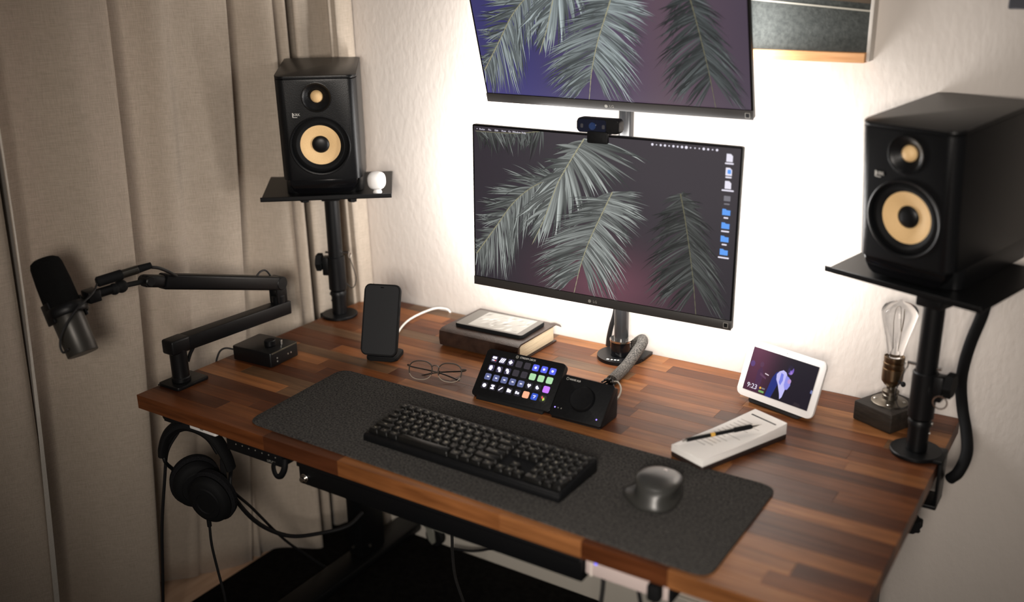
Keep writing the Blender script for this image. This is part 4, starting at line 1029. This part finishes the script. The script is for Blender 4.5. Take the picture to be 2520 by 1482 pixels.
shp([(.16, .05), (.24, .05), (.25, .45), (.20, .62), (.15, .50)], (74, 40, 72)); oval(.19, .66, .03, .06, (88, 52, 80)); shp([(.20, .48), (.30, .40), (.30, .36), (.20, .42)], (96, 60, 90))
oval(.05, .62, .035, .07, (92, 62, 120)); shp([(.27, .50), (.33, .48), (.33, .46), (.27, .475)], (230, 210, 220))
shp([(.35, .0), (.44, .0), (.47, .20), (.50, .40), (.505, .56), (.48, .64), (.43, .60), (.39, .46), (.37, .25)], (30, 44, 122))
shp([(.45, .03), (.52, .0), (.60, .02), (.62, .16), (.61, .30), (.55, .38), (.49, .32)], (14, 12, 26))
shp([(.44, .56), (.47, .64), (.52, .69), (.57, .66), (.60, .58), (.61, .46), (.62, .34), (.61, .22), (.60, .10), (.575, .04), (.55, .16), (.52, .26), (.49, .36), (.455, .44)], (196, 192, 246))
shp([(.50, .62), (.54, .60), (.55, .46), (.53, .34), (.50, .40)], (120, 128, 226)); shp([(.58, .60), (.63, .57), (.665, .50), (.67, .40), (.645, .30), (.61, .28), (.58, .38)], (146, 146, 232)); oval(.645, .49, .026, .055, (186, 150, 210))
oval(.626, .73, .042, .095, (120, 94, 188)); oval(.612, .79, .040, .060, (30, 22, 46)); oval(.598, .72, .018, .06, (44, 34, 74)); oval(.640, .68, .016, .035, (160, 124, 206))
shp([(.97, .40), (1.0, .38), (1.0, .46), (.975, .47)], (110, 120, 170)); shp([(.78, .0), (.90, .0), (.88, .08), (.80, .10)], (40, 32, 40))
scp = vmesh('screen_picture', V, F, C, M_screen2, sd, FS)
text('clock_digits', '9:23', .0145, M_ui, scp, T(-.0560, -.0016, .0245) @ Rx(PI/2))
obj('weather_sun', B().prism(circ(.0022, 12, -.0365, .0265), -.0017, -.0013, 0, 1, SW), emis('ui_yellow', lin(250, 190, 70), 1), scp, smooth=False)
obj('weather_text', B().prism(rrect(.008, .0032, .001, 2, -.0295, .0265), -.0017, -.0013, 0, 1, SW), M_uidim, scp, smooth=False)
obj('air_badge', B().prism(rrect(.0125, .0042, .0015, 3, -.0325, .0195), -.0017, -.0013, 0, 1, SW), emis('ui_green', lin(120, 170, 96), 1), scp, smooth=False)
obj('camera_dot', B().prism(circ(.0010, 10, 0, .1095), -.0006, .0001, 0, 1, FS @ SW), M_logo_dim, sd, smooth=False)

# ------------------------------------------------------------------ bulb lamp
lp = root('bulb_lamp', (1.386, .694, 0), (0, 0, -.432), 'unlit vintage glass bulb lamp on a dark wooden block', 'lamp')
obj('block', B().prism(rrect(.088, .098, .003, 3), .0004, .040, .0035, 2), M_block, lp)
obj('flange', B().lathe([(0, .040), (.0345, .040), (.0345, .0425), (.0325, .0440), (.022, .0450), (.0145, .0485), (.0145, .0560), (.0125, .058), (.0160, .0605), (.0160, .0650), (.0085, .0690), (.0085, .0760), (0, .0760)], 36), M_pewter, lp)
for a in (.5, 2.1, 3.7, 5.3): obj('flange_screw', B().ell((.0265*math.cos(a), .0265*math.sin(a), .0446), .0036, .0036, .0016, 12, 6), M_zinc, lp)
so = obj('socket', B().lathe([(0, .074), (.0085, .074), (.0145, .079), (.0195, .086), (.0200, .092), (.0200, .112), (.0185, .1128), (.0195, .1145), (.0195, .124), (.0182, .1248), (.0192, .1265), (.0192, .136), (.0178, .1365), (.0165, .134), (0, .133)], 36), M_brass, lp)
obj('switch_key', B().tube([(.019, 0, .092), (.030, 0, .0915)], .0022, 8, 2, Rz(-.3)).ell((.034, 0, .0915), .0055, .0045, .0055, 14, 8, Rz(-.3)), M_rubber, so)
gb = B().lathe([(.0135, 0.1350), (.0140, 0.1394), (.0155, 0.1498), (.0205, 0.1724), (.0265, 0.1959), (.0315, 0.2159), (.0330, 0.2246), (.0325, 0.2324), (.0280, 0.2390), (.0190, 0.2433), (.0080, 0.2459), (.0045, 0.2494), (0, 0.2511),
    (0, 0.2503), (.0038, 0.2488), (.0072, 0.2452), (.0182, 0.2426), (.0272, 0.2383), (.0317, 0.2320), (.0322, 0.2246), (.0307, 0.2162), (.0257, 0.1962), (.0197, 0.1727), (.0147, 0.1501), (.0132, 0.1394), (.0127, 0.1350)], 40)
bl = obj('bulb', gb, M_glass, lp, ang=1.2)
obj('stem', B().lathe([(0, .134), (.007, .134), (.0062, .146), (.003, .156), (.0022, .170), (0, .171)], 16), M_glass, bl)
obj('filament', B().tube([(.004, 0, .150), (.006, 0, .19), (.007, 0, .222), (.003, .006, .223), (0, .007, .19), (-.003, .006, .223), (-.007, 0, .222), (-.006, 0, .19), (-.004, 0, .150)], .0004, 5, 5), pbsdf('filament_wire', lin(150, 135, 115), .4, .6), bl)

# ------------------------------------------------------------------ things on the wall
pf = root('wall_shelf_board', (1.135, .785, .678), label='grey felt board with an oak ledge hung on the wall beside the upper monitor', cat='wall board')
P_ = T(-1.135, -.785, -.678)
obj('backing', B().box(.985, 1.268, .766, .7848, .690, 1.12, .001, 1, P_), pbsdf('frame_white', lin(205, 198, 190), .6), pf)
obj('felt_panel', B().box(.990, 1.262, .755, .767, .690, .800, .003, 2, P_), M_felt2, pf)
obj('ledge', B().box(.985, 1.263, .742, .784, .678, .6965, .001, 1, P_), M_oak, pf)
obj('side_edge', B().box(1.2625, 1.2690, .752, .784, .680, 1.12, .001, 1, P_), pbsdf('frame_white', lin(205, 198, 190), .6), pf)
obj('strap', B().prism([(.985, .7925), (1.262, .7690), (1.262, .7718), (.985, .7955)], .7535, .7555, 0, 1, P_ @ SW), pbsdf('pale_strap', lin(168, 164, 152), .7), pf)
obj('dark_picture', B().prism([(.985, .806), (1.262, .7835), (1.262, 1.115), (.985, 1.115)], .7525, .7550, 0, 1, P_ @ SW), add_noise(pbsdf('dark_print', lin(60, 46, 34), .5), 8, lin(48, 38, 26), lin(82, 66, 48)), pf)
p2 = root('wall_picture', (1.62, .785, .776), label='dark navy framed picture cut off at the top right corner', cat='picture')
obj('frame', B().box(-.131, .131, -.020, -.0002, 0, .34, .002, 1), pbsdf('navy_frame', lin(30, 32, 46), .5), p2)
obj('print', B().box(-.115, .115, -.0215, -.0190, .016, .324), pbsdf('navy_print', lin(44, 48, 70), .6), p2)

# ------------------------------------------------------------------ under the front left edge
o = obj('under_desk_puck', B().prism(rrect(.062, .045, .015, 5, .088, .030), -.046, -.0313, .006, 3), M_rubber); setp(o, 'black rounded mount stuck under the front left desk corner', 'mount')
wb = root('white_dongle', (.19, .03, -.0313), label='flat white box stuck under the desk edge above the headphones', cat='adapter')
obj('case', B().prism(rrect(.080, .040, .004, 4, 0, -.002), -.0125, 0, .0015, 2), M_white, wb)
obj('mark', B().box(-.006, .004, -.0224, -.0219, -.0075, -.0045), M_logo_dim, wb, smooth=False)
hg = root('headphone_hook', (.115, .075, -.0313), (0, 0, .5745), 'black hook under the desk carrying the headphones', 'hook')
obj('hook', B().box(-.02, .02, -.02, .02, -.004, 0, .001, 1).tube([(0, 0, -.004), (0, .004, -.018), (0, -.002, -.030), (0, -.018, -.033), (0, -.034, -.029), (0, -.040, -.020)], .005, 10, 5, flat=(1, 2.2)), M_blackm, hg)
hp = root('headphones', (.104, .045, -.068), (0, 0, .5745), 'black over-ear headphones hanging from the hook at the left', 'headphones')
hbp = [(-.066, 0, -.066), (-.062, 0, -.045), (-.048, 0, -.014), (-.022, 0, .006), (.004, 0, .007), (.034, -.002, -.008), (.058, -.004, -.035), (.074, -.006, -.072), (.080, -.006, -.098)]
obj('headband', B().tube(hbp, lambda t: .0145*(1-.22*abs(2*t-1)), 14, 7, flat=(.85, 1.5)), M_rubber, hp)
obj('headband_pad', B().tube([(-.052, 0, -.035), (-.035, 0, -.012), (-.010, 0, .0), (.015, -.001, -.006), (.040, -.003, -.026), (.056, -.004, -.060)], lambda t: .010*(1-.3*abs(2*t-1)), 12, 6, flat=(.9, 1.2)), M_rubber, hp)
for sx, c0_, cup, face in ((-1, (-.066, 0, -.066), Vector((-.010, .022, -.148)), .45), (1, (.080, -.006, -.098), Vector((.030, -.014, -.166)), -.30)):
    obj('slider', B().tube([c0_, (c0_[0]+.004*sx*-1, c0_[1], c0_[2]-.020), (cup.x+sx*.046, cup.y, cup.z+.030), (cup.x+sx*.052, cup.y, cup.z)], .0042, 8, 5), M_dark, hp)
    CM = T(*cup) @ Rz(face) @ Rx(PI/2+.15)
    ec = obj('ear_cup', B().lathe([(0, .020), (.022, .0195), (.0235, .0215), (.034, .021), (.036, .0185), (.044, .017), (.050, .011), (.053, .002), (.050, -.004), (0, -.004)], 36, CM @ Matrix.Diagonal((.95, 1.12, 1, 1))), M_rubber, hp)
    obj('ear_pad', B().lathe([(.052, -.002), (.058, -.008), (.057, -.020), (.048, -.026), (.034, -.022), (.030, -.010)], 36, CM @ Matrix.Diagonal((.95, 1.12, 1, 1))), add_noise(pbsdf('velour', lin(26, 26, 28), .95, spec=.1), 500, lin(20, 20, 22), lin(32, 32, 34), .5, None, 2), ec)
obj('cable_port', B().cyl(.005, 0, .020, 12, .001, T(.020, -.014, -.236)), M_rubber, hp)

def cable(name, pts, r, label, mat=M_cable, n=8):
    o_ = obj(name, B().tube(pts, r, n, 6), mat); setp(o_, label, 'cable'); return o_
cable('power_cable', [(.15, .082, -.150), (.135, .095, -.215), (.107, .160, -.327), (.089, .230, -.415), (.100, .300, -.474), (.118, .380, -.503), (.150, .45, -.508), (.16, .50, -.49)], .0052, 'thick black cable swooping from the headphones towards the desk leg')
cable('signal_cable', [(.155, .080, -.130), (.139, .100, -.225), (.089, .200, -.348), (.050, .300, -.479), (.031, .360, -.553), (.026, .400, -.598), (.034, .460, -.670), (.05, .50, FZ+.016)], .0034, 'thinner black cable crossing under the thick swooping cable')
cable('hanging_cable', [(.105, .040, -.040), (.085, .032, -.075), (.051, .020, -.129), (.027, .020, -.205), (-.006, .020, -.331), (-.030, .020, -.466), (-.05, .020, -.591), (-.06, .030, FZ+.018)], .0036, 'long black cable hanging straight down at the left of the headphones')
cable('headphone_cable', [(.1285, .044, -.302), (.124, .047, -.356), (.124, .055, -.428), (.130, .06, -.503), (.122, .062, -.583), (.105, .062, FZ+.018)], .0030, 'black cable hanging from the bottom of the headphone cup')
cable('braided_cable', [(.610, .29, -.092), (.602, .300, -.301), (.586, .320, -.367), (.576, .340, -.444), (.581, .360, -.519), (.573, .400, -.614), (.57, .42, FZ+.017)], .0034, 'speckled braided cable hanging below the drawer', M_braid2)
cable('floor_cable', [(.291, .700, -.663), (.353, .710, -.656), (.400, .720, -.640), (.441, .722, -.611), (.519, .722, -.536), (.56, .72, -.42), (.58, .70, -.08)], .0042, 'black cable curving up along the wall behind the drawer')

# ------------------------------------------------------------------ power strip under the front right edge
ps = root('power_strip', (1.155, .05, -.0315), label='pale power strip with a blue light under the front right desk edge', cat='power strip')
obj('body', B().box(-.078, .070, -.022, .026, -.0465, 0, .004, 2), pbsdf('pale_pink_plastic', lin(206, 190, 186), .5), ps)
obj('power_light', B().prism(circ(.0032, 14, -.058, -.020), -.0226, -.0218, 0, 1, SW), emis('led_blue', lin(120, 120, 255), 2.), ps, smooth=False)
obj('end_seam', B().box(-.0685, -.0645, -.0225, .026, -.0468, -.010), pbsdf('pale_seam', lin(222, 212, 204), .5), ps, smooth=False)
obj('end_strap', B().box(.0695, .0755, -.024, .028, -.046, 0, .001), M_rubber, ps)
for i in range(6):
    obj('socket_slot', B().box(-.045+.018*i, -.037+.018*i, -.0226, -.020, -.017, -.010), M_rubber, ps, smooth=False)
pg = obj('plug', B().prism(rrect(.022, .030, .006, 4, .050, -.028), -.040, -.0215, .004, 2, SW), M_rubber, ps)
cable('strip_cable', [(1.100, .05, -.075), (1.099, .05, -.110), (1.094, .052, -.150), (1.085, .06, -.22), (1.07, .09, -.36), (1.06, .12, FZ+.018)], .0042, 'black braided cord hanging from the left end of the power strip', M_braid2)
cable('plug_cable', [(1.160, .05, -.076), (1.166, .05, -.105), (1.172, .055, -.15), (1.17, .07, -.25), (1.15, .10, FZ+.018)], .0036, 'black cord hanging from the middle of the power strip')
cable('adapter_cable', [(1.205, .018, -.075), (1.198, .018, -.10), (1.197, .02, -.15), (1.20, .04, -.3), (1.19, .08, FZ+.018)], .0024, 'thin grey cord hanging from the plug of the power strip', pbsdf('grey_cord', lin(90, 84, 80), .6))

# ------------------------------------------------------------------ thick cable sleeve behind the right stand
cable('speaker_cable_sleeve', [(1.538, 0.635, 0.300), (1.533, 0.639, 0.262), (1.521, 0.650, 0.210), (1.513, 0.663, 0.160), (1.510, 0.683, 0.110), (1.518, 0.687, 0.060), (1.533, 0.663, 0.025), (1.543, 0.625, 0.000), (1.536, 0.605, -0.030), (1.523, 0.610, -0.050)], .0105, 'thick black cable sleeve curving down behind the right speaker stand', M_rubber, 14)
